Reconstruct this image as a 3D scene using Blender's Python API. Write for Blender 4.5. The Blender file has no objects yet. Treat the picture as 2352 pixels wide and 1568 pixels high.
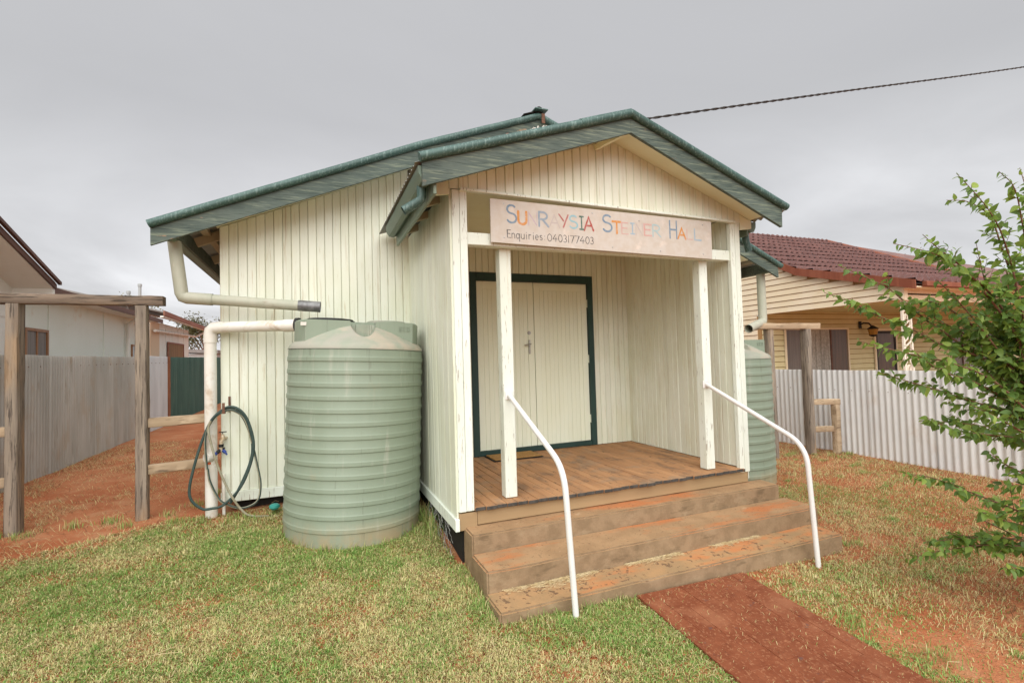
import bpy, bmesh, math, random
import numpy as np
from mathutils import Vector, Matrix

random.seed(7)
rng = np.random.default_rng(7)
sc = bpy.context.scene
COL = sc.collection
R = math.radians

# ------------------------------------------------------------------ camera
CAM = np.array([-1.003, -3.666, 1.628])
YAW, PITCH, ROLL, FPX = 0.383, 0.035, -0.029, 1135.5
fw = np.array([math.sin(YAW) * math.cos(PITCH), math.cos(YAW) * math.cos(PITCH), math.sin(PITCH)])
rt = np.array([math.cos(YAW), -math.sin(YAW), 0.0])
up = np.cross(rt, fw)
rt, up = rt * math.cos(ROLL) + up * math.sin(ROLL), -rt * math.sin(ROLL) + up * math.cos(ROLL)
cd = bpy.data.cameras.new('camera')
cd.sensor_width = 36.0
cd.lens = 36.0 * FPX / 2352.0
cd.clip_start = 0.05
cd.clip_end = 3000.0
cam = bpy.data.objects.new('camera', cd)
COL.objects.link(cam)
cam.matrix_world = Matrix(((rt[0], up[0], -fw[0], CAM[0]), (rt[1], up[1], -fw[1], CAM[1]), (rt[2], up[2], -fw[2], CAM[2]), (0, 0, 0, 1)))
sc.camera = cam

# ------------------------------------------------------------------ sky, sun, exposure
SUN_EL, SUN_AZ = R(47), R(198)          # azimuth clockwise from +Y: behind the camera, to its left
world = bpy.data.worlds.new('World')
sc.world = world
world.use_nodes = True
wt = world.node_tree
wt.nodes.clear()
def wn(t, **k):
    n = wt.nodes.new(t)
    for a, b in k.items(): setattr(n, a, b)
    return n
def wl(a, b): wt.links.new(a, b)
wo = wn('ShaderNodeOutputWorld'); wb = wn('ShaderNodeBackground')
sky = wn('ShaderNodeTexSky', sky_type='NISHITA')
sky.sun_disc = False; sky.sun_elevation = SUN_EL; sky.sun_rotation = SUN_AZ
sky.dust_density = 5.0; sky.air_density = 1.0; sky.ozone_density = 1.0
tc = wn('ShaderNodeTexCoord'); sep = wn('ShaderNodeSeparateXYZ'); wl(tc.outputs['Generated'], sep.inputs[0])
def wm(op, a, b=None, clamp=False):
    n = wn('ShaderNodeMath', operation=op); n.use_clamp = clamp
    for i, v in enumerate((a, b)):
        if v is None: continue
        if isinstance(v, (int, float)): n.inputs[i].default_value = v
        else: wl(v, n.inputs[i])
    return n.outputs[0]
zz = wm('ADD', wm('MAXIMUM', sep.outputs[2], 0.0), 0.16)
cb = wn('ShaderNodeCombineXYZ'); wl(wm('DIVIDE', sep.outputs[0], zz), cb.inputs[0]); wl(wm('DIVIDE', sep.outputs[1], zz), cb.inputs[1])
n1 = wn('ShaderNodeTexNoise'); n1.inputs['Scale'].default_value = 0.62; n1.inputs['Detail'].default_value = 7; n1.inputs['Roughness'].default_value = 0.52; n1.inputs['Distortion'].default_value = 0.6
wl(cb.outputs[0], n1.inputs['Vector'])
r1 = wn('ShaderNodeMapRange'); wl(n1.outputs[0], r1.inputs[0])
r1.inputs[1].default_value = 0.32; r1.inputs[2].default_value = 0.68; r1.inputs[3].default_value = 0.0; r1.inputs[4].default_value = 1.0
# cloud deck: a little brighter and more broken towards the horizon
hz = wn('ShaderNodeMapRange'); wl(sep.outputs[2], hz.inputs[0])
hz.inputs[1].default_value = 0.0; hz.inputs[2].default_value = 0.42; hz.inputs[3].default_value = 1.0; hz.inputs[4].default_value = 0.0
amp = wm('ADD', wm('MULTIPLY', hz.outputs[0], 0.52), 0.06)
val = wm('ADD', wm('ADD', 0.545, wm('MULTIPLY', hz.outputs[0], 0.34)), wm('MULTIPLY', amp, wm('SUBTRACT', r1.outputs[0], 0.5)))
SKY_STRENGTH = 0.1
SKY_GAIN = 4.2   # cloud deck radiance relative to the clear sky behind it
vcol = wn('ShaderNodeCombineXYZ')
wl(wm('MULTIPLY', val, 0.985 * SKY_GAIN / 0.42), vcol.inputs[0]); wl(wm('MULTIPLY', val, 0.99 * SKY_GAIN / 0.42), vcol.inputs[1]); wl(wm('MULTIPLY', val, 1.015 * SKY_GAIN / 0.42), vcol.inputs[2])
mx = wn('ShaderNodeMix', data_type='RGBA'); mx.inputs[0].default_value = 0.94
wl(sky.outputs[0], mx.inputs[6]); wl(vcol.outputs[0], mx.inputs[7])
wl(mx.outputs[2], wb.inputs[0]); wb.inputs[1].default_value = SKY_STRENGTH * 0.335
wl(wb.outputs[0], wo.inputs[0])

sd = bpy.data.lights.new('sun', 'SUN'); sd.energy = 1.33; sd.angle = R(85); sd.color = (1.0, 0.995, 0.965)
sun = bpy.data.objects.new('sun', sd); COL.objects.link(sun)
sv = Vector((math.sin(SUN_AZ) * math.cos(SUN_EL), math.cos(SUN_AZ) * math.cos(SUN_EL), math.sin(SUN_EL)))
sun.rotation_euler = sv.to_track_quat('Z', 'Y').to_euler()
sun.location = (-6, -9, 12)
vs = sc.view_settings
vs.view_transform = 'Standard'; vs.look = 'None'; vs.gamma = 1.0; vs.exposure = 1.70; vs.use_curve_mapping = False

# ------------------------------------------------------------------ object helpers
BASE = {}
def tag(o, label=None, cat=None, group=None, kind=None):
    if label: o['label'] = label
    if cat: o['category'] = cat
    if group: o['group'] = group
    if kind: o['kind'] = kind
    return o
def thing(name, label, cat, loc, group=None):
    o = bpy.data.objects.new(name, None); COL.objects.link(o)
    o.empty_display_size = 0.1; o.location = loc
    BASE[o.name] = np.array(loc, float)
    return tag(o, label, cat, group)

class MB:
    """collects polygons in world coordinates"""
    def __init__(s): s.v = []; s.f = []; s.n = 0
    def add(s, v, f):
        s.v.extend([tuple(map(float, p)) for p in v]); s.f.extend([tuple(i + s.n for i in q) for q in f]); s.n += len(v); return s
    def box(s, x0, x1, y0, y1, z0, z1, c=0.0):
        if c <= 0:
            v = [(x, y, z) for z in (z0, z1) for y in (y0, y1) for x in (x0, x1)]
            return s.add(v, [(0, 2, 3, 1), (4, 5, 7, 6), (0, 1, 5, 4), (2, 6, 7, 3), (0, 4, 6, 2), (1, 3, 7, 5)])
        bm = bmesh.new(); bmesh.ops.create_cube(bm, size=1)
        for p in bm.verts: p.co = Vector(((x0 + x1) / 2 + p.co.x * (x1 - x0), (y0 + y1) / 2 + p.co.y * (y1 - y0), (z0 + z1) / 2 + p.co.z * (z1 - z0)))
        bmesh.ops.bevel(bm, geom=bm.edges[:], offset=c, segments=1, affect='EDGES')
        bm.verts.index_update(); s.add([p.co[:] for p in bm.verts], [[p.index for p in q.verts] for q in bm.faces]); bm.free(); return s
    def bar(s, a, b, w, h, c=0.0, upv=(0, 0, 1)):
        """box beam from a to b, w across (perpendicular to upv), h along upv"""
        a = np.array(a, float); b = np.array(b, float); d = b - a; L = np.linalg.norm(d); d /= L
        u = np.array(upv, float); x = np.cross(d, u); x /= np.linalg.norm(x); u = np.cross(x, d)
        m = MB().box(0, L, -w / 2, w / 2, -h / 2, h / 2, c)
        return s.add([a + d * p[0] + x * p[1] + u * p[2] for p in m.v], m.f)
    def tube(s, path, r, seg=10, caps=True, closed=False):
        P = [np.array(p, float) for p in path]; n = len(P); rr = r if hasattr(r, '__len__') else [r] * n
        T = []
        for i in range(n):
            a = P[max(i - 1, 0)]; b = P[min(i + 1, n - 1)]; t = b - a; T.append(t / (np.linalg.norm(t) + 1e-12))
        ref = np.array([0, 0, 1.0]) if abs(T[0][2]) < .9 else np.array([1.0, 0, 0])
        x = np.cross(T[0], ref); x /= np.linalg.norm(x); V = []
        for i in range(n):
            x = x - T[i] * (x @ T[i]); x /= np.linalg.norm(x); y = np.cross(T[i], x)
            for k in range(seg):
                a = 2 * math.pi * k / seg; V.append(P[i] + rr[i] * (x * math.cos(a) + y * math.sin(a)))
        F = [(i * seg + k, i * seg + (k + 1) % seg, (i + 1) * seg + (k + 1) % seg, (i + 1) * seg + k) for i in range(n - 1) for k in range(seg)]
        if caps: F += [tuple(range(seg))[::-1], tuple(range((n - 1) * seg, n * seg))]
        return s.add(V, F)
    def prism(s, poly, d):
        """poly: 3-D outline, extruded by vector d"""
        n = len(poly); p = [np.array(q, float) for q in poly]; d = np.array(d, float)
        F = [tuple(range(n)), tuple(range(n, 2 * n))[::-1]] + [(i, i + n, (i + 1) % n + n, (i + 1) % n) for i in range(n)]
        return s.add(p + [q + d for q in p], F)
    def lathe(s, prof, c, seg=48, cap_top=False, cap_bot=False):
        V = [(c[0] + r * math.cos(2 * math.pi * k / seg), c[1] + r * math.sin(2 * math.pi * k / seg), c[2] + z) for r, z in prof for k in range(seg)]
        n = len(prof)
        F = [(i * seg + k, i * seg + (k + 1) % seg, (i + 1) * seg + (k + 1) % seg, (i + 1) * seg + k) for i in range(n - 1) for k in range(seg)]
        if cap_top: F.append(tuple(range((n - 1) * seg, n * seg)))
        if cap_bot: F.append(tuple(range(seg))[::-1])
        return s.add(V, F)
    def ball(s, c, r, seg=12, rings=8, sc_=(1, 1, 1)):
        V = [(c[0], c[1], c[2] - r * sc_[2])]
        for i in range(1, rings):
            a = -math.pi / 2 + math.pi * i / rings
            for k in range(seg):
                b = 2 * math.pi * k / seg
                V.append((c[0] + r * sc_[0] * math.cos(a) * math.cos(b), c[1] + r * sc_[1] * math.cos(a) * math.sin(b), c[2] + r * sc_[2] * math.sin(a)))
        V.append((c[0], c[1], c[2] + r * sc_[2])); F = []
        for k in range(seg): F.append((0, 1 + (k + 1) % seg, 1 + k)); F.append((len(V) - 1, len(V) - 1 - seg + k, len(V) - 1 - seg + (k + 1) % seg))
        for i in range(rings - 2):
            for k in range(seg):
                a = 1 + i * seg; F.append((a + k, a + (k + 1) % seg, a + seg + (k + 1) % seg, a + seg + k))
        return s.add(V, F)
    def grid(s, P):
        """P[i][j] points"""
        n = len(P); m = len(P[0])
        return s.add([p for row in P for p in row], [(i * m + j, i * m + j + 1, (i + 1) * m + j + 1, (i + 1) * m + j) for i in range(n - 1) for j in range(m - 1)])
    def build(s, name, mat, parent=None, smooth=None, loc=None):
        base = np.zeros(3)
        if parent is not None: base = BASE[parent.name]
        off = base if loc is None else np.array(loc, float)
        me = bpy.data.meshes.new(name)
        me.from_pydata([(p[0] - off[0], p[1] - off[1], p[2] - off[2]) for p in s.v], [], s.f)
        if smooth is not None:
            me.polygons.foreach_set('use_smooth', [True] * len(me.polygons)); me.set_sharp_from_angle(angle=R(smooth))
        me.materials.append(mat); me.update()
        bm = bmesh.new(); bm.from_mesh(me); bmesh.ops.recalc_face_normals(bm, faces=bm.faces); bm.to_mesh(me); bm.free()
        o = bpy.data.objects.new(name, me); COL.objects.link(o)
        if parent is not None: o.parent = parent
        if loc is not None: o.location = off - base
        BASE[o.name] = off
        return o
def struct(o): o['kind'] = 'structure'; return o

# ------------------------------------------------------------------ materials
def pm(name, c1, c2=None, scale=4.0, stretch=(1, 1, 1), rough=0.75, layers=(), bump=0.15, bscale=60.0, bstretch=None, rnd=0.0, metallic=0.0, attr=None, spec=0.3, bdist=0.004, transl=0.0):
    m = bpy.data.materials.new(name); m.use_nodes = True; t = m.node_tree; N = t.nodes; L = t.links
    b = N['Principled BSDF']; b.inputs['Roughness'].default_value = rough; b.inputs['Metallic'].default_value = metallic
    b.inputs['Specular IOR Level'].default_value = spec
    tc = N.new('ShaderNodeTexCoord')
    def mapping(st):
        mp = N.new('ShaderNodeMapping'); mp.inputs['Scale'].default_value = st; L.new(tc.outputs['Object'], mp.inputs[0]); return mp.outputs[0]
    def noise(st, s, det=4, ro=.6, dist=0.0):
        n = N.new('ShaderNodeTexNoise'); n.inputs['Scale'].default_value = s; n.inputs['Detail'].default_value = det; n.inputs['Roughness'].default_value = ro; n.inputs['Distortion'].default_value = dist
        L.new(mapping(st), n.inputs['Vector']); return n.outputs[0]
    def rng_(src, lo, hi):
        r = N.new('ShaderNodeMapRange'); r.interpolation_type = 'SMOOTHSTEP'; r.inputs[1].default_value = lo; r.inputs[2].default_value = hi; L.new(src, r.inputs[0]); return r.outputs[0]
    def mix(f, a, bb):
        x = N.new('ShaderNodeMix'); x.data_type = 'RGBA'
        if isinstance(f, float): x.inputs[0].default_value = f
        else: L.new(f, x.inputs[0])
        for i, q in ((6, a), (7, bb)):
            if isinstance(q, tuple): x.inputs[i].default_value = (*q, 1) if len(q) == 3 else q
            else: L.new(q, x.inputs[i])
        return x.outputs[2]
    if attr:
        a = N.new('ShaderNodeAttribute'); a.attribute_name = attr; col = a.outputs['Color']
    elif c2 is None:
        col = mix(0.0, c1, c1)
    else:
        col = mix(rng_(noise(stretch, scale), .36, .64), c1, c2)
    for ly in layers:   # (colour, scale, lo, hi, stretch, amount[, zlo, zhi])
        f = rng_(noise(ly[4], ly[1], 4, .65), ly[2], ly[3])
        if len(ly) > 6:
            sp = N.new('ShaderNodeSeparateXYZ'); L.new(tc.outputs['Object'], sp.inputs[0]); g = rng_(sp.outputs[2], ly[6], ly[7])
            mm = N.new('ShaderNodeMath'); mm.operation = 'MULTIPLY'; L.new(f, mm.inputs[0]); L.new(g, mm.inputs[1]); f = mm.outputs[0]
        mm = N.new('ShaderNodeMath'); mm.operation = 'MULTIPLY'; L.new(f, mm.inputs[0]); mm.inputs[1].default_value = ly[5]
        col = mix(mm.outputs[0], col, ly[0])
    if rnd:
        oi = N.new('ShaderNodeObjectInfo'); r = N.new('ShaderNodeMapRange'); L.new(oi.outputs['Random'], r.inputs[0]); r.inputs[3].default_value = 1 - rnd; r.inputs[4].default_value = 1 + rnd
        h = N.new('ShaderNodeHueSaturation'); L.new(r.outputs[0], h.inputs['Value']); L.new(col, h.inputs['Color']); col = h.outputs[0]
    L.new(col, b.inputs['Base Color'])
    if bump:
        bp = N.new('ShaderNodeBump'); bp.inputs['Strength'].default_value = bump; bp.inputs['Distance'].default_value = bdist
        L.new(noise(bstretch or stretch, bscale, 4, .6), bp.inputs['Height']); L.new(bp.outputs[0], b.inputs['Normal'])
    if transl:
        tr = N.new('ShaderNodeBsdfTranslucent'); L.new(col, tr.inputs[0]); ms = N.new('ShaderNodeMixShader'); ms.inputs[0].default_value = transl
        L.new(b.outputs[0], ms.inputs[1]); L.new(tr.outputs[0], ms.inputs[2]); L.new(ms.outputs[0], N['Material Output'].inputs[0])
    return m
V_ = (1, 1, .06); Y_ = (1, .06, 1); X_ = (.06, 1, 1)
CREAM = pm('cream_paint', (.80, .82, .71), (.755, .775, .635), 2.5, (1, 1, .5), .62,
           [((.54, .45, .27), 55, .58, .72, V_, .55), ((.50, .42, .28), 24, .56, .70, (1, 1, .045), .4), ((.42, .27, .14), 16, .66, .74, (1, 1, .05), .5),  ((.36, .31, .24), 120, .67, .72, (1, 1, .25), .55), ((.68, .61, .42), 1.3, .55, .78, (1, 1, .4), .3)], .25, 90, (1, 1, .05), .05, bdist=.0015)
CREAM_PEEL = pm('peeling_cream_paint', (.79, .84, .765), (.75, .785, .68), 3, (1, 1, .4), .65,
           [((.33, .28, .22), 70, .60, .66, (1, 1, .09), .8), ((.52, .38, .2), 30, .63, .75, V_, .5)], .5, 80, V_, .03, bdist=.002)
DOORP = pm('door_cream_paint', (.84, .88, .735), (.82, .85, .68), 1.6, (1, 1, .5), .5, [((.6, .52, .34), 60, .66, .76, V_, .3)], .08, 80, V_, .02)
SOFFIT = pm('soffit_cream_paint', (.82, .82, .63), (.78, .77, .56), 2, (1, 1, 1), .6, [((.40, .30, .16), 6, .64, .8, (1, 1, 1), .4)], .08, 60)
GREEN = pm('weathered_green_paint', (.066, .092, .078), (.108, .138, .116), 6, (.25, 1, 1), .6,
           [((.26, .30, .21), 62, .50, .66, (.06, 1, 1), .55), ((.02, .036, .03), 110, .55, .63, (.035, 1, 1), .7), ((.43, .26, .15), 9, .66, .72, (.35, 1, 1), .7)], .5, 70, (.05, 1, 1), 0.03, bdist=.002)
GREEN_METAL = pm('green_metal_roll', (.038, .085, .072), (.055, .115, .098), 3, (1, 1, 1), .42,
           [((.19, .28, .255), 70, .52, .62, (1, 1, .10), .6), ((.02, .045, .04), 18, .62, .74, (1, 1, .3), .5)], .05, 60, rnd=.03, spec=.45)
GUTTER = pm('green_gutter', (.13, .185, .145), (.17, .22, .165), 3, (1, .2, 1), .45, [((.36, .29, .15), 5, .55, .75, (1, .12, 1), .55)], .05, 60)
DKGREEN = pm('dark_green_trim', (.022, .05, .045), (.028, .062, .055), 4, (1, 1, .2), .5, [((.12, .09, .05), 18, .68, .8, (1, 1, .3), .5)], .1, 60)
DECKEND = pm('weathered_deck_end', (.055, .05, .045), (.09, .08, .07), 20, rough=.9, bump=.3)
DECK = pm('bare_deck_timber', (.37, .19, .09), (.47, .25, .12), 7, (1, .12, 1), .8,
          [((.19, .12, .075), 6, .50, .66, (1, .5, 1), .7), ((.07, .052, .04), 30, .62, .69, (1, .35, 1), .75), ((.30, .22, .15), 3, .52, .66, (1, 1, 1), .5), ((.56, .31, .15), 9, .6, .75, (1, .2, 1), .5)], .35, 60, (1, .05, 1), .09, bdist=.002)
CONC = pm('tan_concrete', (.345, .24, .125), (.41, .285, .15), 5, (1, 1, 1), .85,
          [((.52, .20, .075), 2.6, .52, .70, (.8, 1.6, 2.5), .75), ((.17, .11, .065), 46, .69, .75, (1, 1, 1), .75), ((.24, .165, .10), 3.5, .60, .8, (1, 1, 1), .4), ((.55, .42, .30), 12, .66, .8, (1, 1, 1), .5)], .35, 45, bdist=.004)
CONC_WET = pm('spotted_concrete', (.35, .225, .115), (.44, .26, .125), 5, (1, 1, 1), .85,
          [((.56, .20, .07), 2.4, .50, .66, (.8, 2.0, 2.5), .75), ((.145, .085, .05), 24, .57, .62, (1, .8, 1), .8), ((.57, .45, .33), 10, .66, .8, (1, 1, 1), .5)], .4, 45, bdist=.004)
CONC_TREAD_LIT = pm('dusty_lit_concrete_tread', (.34, .21, .11), (.41, .255, .135), 5, (1, 1, 1), .9,  # real orange dust, plus the light on the treads put into the colour
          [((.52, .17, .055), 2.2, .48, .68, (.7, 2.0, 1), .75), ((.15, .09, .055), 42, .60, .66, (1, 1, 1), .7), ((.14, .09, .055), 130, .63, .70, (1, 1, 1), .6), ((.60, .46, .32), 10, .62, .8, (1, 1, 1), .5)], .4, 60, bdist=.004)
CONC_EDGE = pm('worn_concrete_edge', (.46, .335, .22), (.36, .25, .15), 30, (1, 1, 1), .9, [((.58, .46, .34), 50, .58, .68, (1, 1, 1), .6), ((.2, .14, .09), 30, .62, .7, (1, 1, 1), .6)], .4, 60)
CONC_RISER_SHADE = pm('brown_shaded_riser', (.25, .17, .098), (.32, .22, .13), 9, (1, 1, 1), .85,  # darker than the treads: riser shade put into the colour
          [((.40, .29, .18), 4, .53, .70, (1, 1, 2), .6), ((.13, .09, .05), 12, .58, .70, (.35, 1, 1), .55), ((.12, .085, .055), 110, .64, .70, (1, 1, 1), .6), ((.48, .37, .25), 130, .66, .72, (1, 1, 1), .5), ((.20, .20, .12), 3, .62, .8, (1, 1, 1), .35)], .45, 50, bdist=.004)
TANFASC = pm('tan_painted_timber', (.35, .235, .125), (.41, .28, .15), 5, X_, .75, [((.25, .17, .1), 40, .64, .74, X_, .5)], .2, 60, X_)
TANK = pm('green_poly_tank', (.262, .315, .24), (.235, .285, .212), 1.6, (1, 1, .3), .5,
          [((.40, .28, .16), 5, .30, .62, (1, 1, .6), .75, .26, .02), ((.15, .16, .12), 30, .60, .68, (1, 1, .03), .5), ((.44, .43, .36), 9, .54, .75, (1, 1, .10), .5), ((.18, .17, .12), 60, .72, .78, (1, 1, 1), .35), ((.42, .28, .16), 3.2, .64, .8, (1, 1, .4), .45)], .06, 120, spec=.35)
TANKTOP = pm('dusty_tank_dome', (.375, .36, .30), (.30, .335, .26), 3.0, (1, 1, 1), .6, [((.52, .42, .33), 4, .45, .7, (1, 1, 1), .6), ((.2, .2, .15), 40, .68, .76, (1, 1, 1), .35)], .06, 120)
PVC = pm('dusty_white_pvc', (.78, .76, .70), (.74, .69, .61), 5, (1, 1, 1), .45, [((.42, .27, .14), 9, .52, .70, (.4, 1, .5), .6), ((.25, .2, .15), 40, .66, .74, (1, 1, .4), .5)], .03, 60)
DOWNP = pm('grey_green_downpipe', (.40, .41, .32), (.47, .46, .37), 5, (1, 1, .4), .5, [((.22, .15, .09), 9, .62, .78, (.5, 1, 1), .55), ((.62, .56, .45), 5, .55, .75, (1, 1, 1), .4)], .05, 60)
GALVP = pm('bare_zinc', (.30, .30, .30), (.16, .16, .16), 10, (1, 1, 1), .45, [((.04, .04, .04), 20, .6, .7, (1, 1, 1), .6)], .05, 60, metallic=.5)
BLACK = pm('black_plastic', (.018, .018, .018), None, rough=.55, bump=0)
DARK = pm('black_and_shade', (.02, .018, .015), None, rough=.9, bump=0)  # black parts, and shade put in as colour beneath floors and tiles
STEELW = pm('white_handrail_paint', (.79, .78, .76), (.74, .72, .69), 6, (1, 1, .3), .45, [((.10, .10, .11), 26, .70, .75, (1, 1, .6), .8), ((.55, .40, .26), 9, .66, .8, (1, 1, .5), .35)], .05, 60)
CHROME = pm('worn_chrome', (.55, .54, .52), (.42, .41, .4), 20, (1, 1, 1), .3, metallic=.9, bump=0)
SIGN = pm('pink_cream_signboard', (.59, .535, .475), (.56, .49, .415), 14, (1, 1, 1), .65, [((.68, .46, .31), 60, .62, .76, (1, 1, 1), .4), ((.83, .70, .60), 6, .55, .75, (1, 1, 1), .4)], .06, 90)
TIMBER = pm('weathered_grey_timber', (.21, .17, .135), (.33, .27, .21), 22, V_, .88, [((.06, .048, .04), 60, .52, .62, (1, 1, .05), .8), ((.42, .28, .16), 2.2, .50, .66, (1, 1, .3), .7)], .9, 60, (1, 1, .05), .12, bdist=.006)
TIMBERX = pm('weathered_grey_beam', (.19, .145, .11), (.29, .22, .165), 22, X_, .88, [((.05, .042, .035), 60, .52, .62, X_, .8), ((.42, .29, .17), 4, .58, .74, (.3, 1, 1), .5)], .9, 60, X_, .08, bdist=.006)
TIMBERL = pm('sawn_pale_rail', (.43, .315, .205), (.52, .40, .27), 14, X_, .88, [((.14, .10, .07), 60, .56, .66, X_, .7)], .7, 60, X_, .06, bdist=.005)
IRON = pm('old_grey_iron', (.34, .335, .31), (.44, .43, .40), 1.4, (1, 1, .25), .62, [((.52, .515, .49), 9, .56, .72, (1, 1, .12), .5), ((.24, .20, .15), 7, .56, .74, (1, 1, .2), .6), ((.36, .24, .13), 3, .5, .7, (1, 1, .6), .3)], .12, 70, (1, 1, .1), .16, spec=.5)  # dark streaks also paint the sky reflection contrast of the ribs
IRON2 = pm('bright_grey_iron', (.50, .52, .54), (.60, .62, .64), 3, (1, 1, .2), .5, [((.25, .24, .22), 9, .6, .75, (1, 1, .12), .4)], .08, 70, (1, 1, .1), .05, spec=.45)
IRONG = pm('green_painted_iron', (.04, .095, .08), (.06, .13, .105), 3, (1, 1, .15), .55, [((.13, .19, .15), 8, .55, .72, (1, 1, .08), .5), ((.10, .06, .035), 5, .62, .8, (1, 1, .2), .5)], .08, 70, (1, 1, .1), .06)
IRONW = pm('pale_zinc_fence', (.67, .675, .67), (.74, .745, .735), 2, (1, 1, .3), .5, [((.50, .36, .25), 3.5, .55, .8, (1, 1, .5), .4), ((.48, .46, .44), 12, .62, .76, (1, 1, .1), .35)], .06, 70, (1, 1, .1), .03, spec=.45)
RUST = pm('rusty_edge', (.20, .075, .035), (.28, .11, .05), 9, (1, 1, .4), .85, bump=.3)
RUSTBR = pm('rusty_bracket', (.12, .06, .04), (.2, .1, .06), 20, (1, 1, 1), .8, bump=.2)
RUBBER = pm('dark_green_hose', (.035, .06, .055), (.05, .08, .07), 20, (1, 1, 1), .5, bump=.05)
RUBBER2 = pm('pale_striped_hose', (.36, .34, .25), (.27, .24, .16), 15, (1, 1, 1), .5, bump=.05)
BRASS = pm('tarnished_brass', (.42, .30, .17), (.62, .54, .42), 40, (1, 1, 1), .5, metallic=.3, bump=.1)
PLW = pm('white_plastic', (.72, .69, .63), (.66, .62, .55), 20, (1, 1, 1), .4, bump=0)
PLB = pm('blue_plastic', (.02, .05, .25), None, rough=.4, bump=0)
PLO = pm('orange_plastic', (.75, .16, .06), None, rough=.4, bump=0)
TEAL = pm('teal_plastic', (.04, .28, .24), None, rough=.5, bump=0)
MAT = pm('coir_mat', (.36, .19, .06), (.46, .26, .09), 40, (1, 1, 1), .95, [((.6, .46, .22), 60, .62, .7, (.3, 1, 1), .6)], .9, 160, bdist=.01)
WIREM = pm('galvanised_wire', (.42, .42, .40), None, rough=.5, bump=0, metallic=.4)
CABLE = pm('black_cable', (.03, .028, .027), (.06, .055, .05), 30, (1, 1, 1), .6, bump=0)
# ------------------------------------------------------------------ ground
def smooth01(t): t = np.clip(t, 0, 1); return t * t * (3 - 2 * t)
def gz(x, y):
    x = np.asarray(x, float); y = np.asarray(y, float)
    xc = np.clip(x, -1.2, 4.2); yc = np.clip(y, -9, 1.7)
    fac = 1 - .85 * smooth01((x - 3.8) / 2.2)
    yc = 1.4 + (yc - 1.4) * fac
    return .035 - .025 * xc + .075 * (yc + .81)
_tab = rng.random((256, 256))
def vn(x, y):
    xi = np.floor(x).astype(int); yi = np.floor(y).astype(int); fx = smooth01(x - xi); fy = smooth01(y - yi)
    g = lambda a, b: _tab[a & 255, b & 255]
    return (g(xi, yi) * (1 - fx) + g(xi + 1, yi) * fx) * (1 - fy) + (g(xi, yi + 1) * (1 - fx) + g(xi + 1, yi + 1) * fx) * fy
def fbm(x, y, s, o=4, seed=0):
    x = np.asarray(x, float); y = np.asarray(y, float); t = 0; a = .5; n = 0
    for i in range(o):
        t = t + a * vn(x * s + 17.3 * i + seed * 31.7, y * s + 9.1 * i + seed * 13.3); n += a; a *= .5; s *= 2.03
    return t / n
SOIL = pm('red_soil', (.37, .115, .044), (.44, .165, .072), 1.6, (1, 1, 1), .95,
          [((.46, .27, .14), 3.2, .50, .68, (1, 1, 1), .45), ((.20, .08, .035), 11, .58, .72, (1, 1, 1), .55), ((.52, .37, .21), 46, .58, .70, (1, .6, 1), .45), ((.15, .075, .04), 90, .62, .7, (1, 1, 1), .4)], .8, 55, bdist=.02)
xs = np.concatenate([[-900, -300, -120, -60, -30, -18, -12, -9], np.arange(-7, 9.01, .125), [10, 12, 15, 20, 30, 60, 120, 300, 900]])
ys = np.concatenate([[-300, -100, -40, -20, -12, -8], np.arange(-6, 6.01, .125), [7, 8, 9, 10, 12, 15, 20, 30, 60, 120, 300, 900]])
GX, GY = np.meshgrid(xs, ys, indexing='ij')
GZ = gz(GX, GY)
near = ((np.abs(GX) < 8) & (np.abs(GY) < 6.1))
GZ = GZ + near * ((fbm(GX, GY, 2.3) - .5) * .035 + (fbm(GX, GY, 9, 2, 5) - .5) * .014)
m = MB(); m.grid([[(GX[i, j], GY[i, j], GZ[i, j] - .006) for j in range(len(ys))] for i in range(len(xs))])
ground = struct(m.build('ground', SOIL, smooth=60))

# brick path: one slab of mortar/dust with the single bricks on it
PBED = pm('red_dust_bed', (.30, .12, .065), (.38, .18, .10), 20, (1, 1, 1), .95, bump=.4)
BRICK = pm('dusty_red_paver', (.19, .05, .019), (.235, .07, .029), 9, (1, 1, 1), .85,
           [((.38, .17, .085), 60, .54, .64, (1, .8, 1), .65), ((.07, .035, .025), 100, .60, .68, (1, 1, 1), .6), ((.10, .07, .07), 14, .64, .70, (1, 1, 1), .6), ((.36, .15, .075), 3, .5, .7, (1, 1, 1), .5), ((.55, .36, .22), 90, .69, .74, (1, .5, 1), .6)], .4, 70, rnd=.035, bdist=.003)
PX0, PX1, PY0, PY1 = .985, 1.925, -.835, -3.6
def pz(x, y): return float(gz(x, y)) + .004
m = MB(); nyp = 24
m.grid([[(x, PY0 + (PY1 - PY0) * j / nyp, pz(x, PY0 + (PY1 - PY0) * j / nyp) + .010) for j in range(nyp + 1)] for x in (PX0 + .02, (PX0 + PX1) / 2, PX1 - .02)])
path = struct(m.build('path', PBED))
bw, bl = (PX1 - PX0) / 8, .235
k = 0
for c in range(8):
    y = PY0 - (bl / 2 if c % 2 else 0)
    if c % 2: y = PY0
    first = c % 2
    while y > PY1:
        ln = bl / 2 if first else bl
        first = 0
        x0 = PX0 + c * bw + .0008; x1 = x0 + bw - .0016; y1 = y - .0005; y0 = y - ln + .0005
        dz = random.uniform(-.0015, .002)
        mm = MB().box(x0, x1, y0, y1, -.03, 0, .0014)
        mm.v = [(p[0] + random.uniform(-.001, .001), p[1], p[2] + pz(p[0], p[1]) + .0125 + dz) for p in mm.v]
        mm.build('brick', BRICK, path); y -= ln

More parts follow.
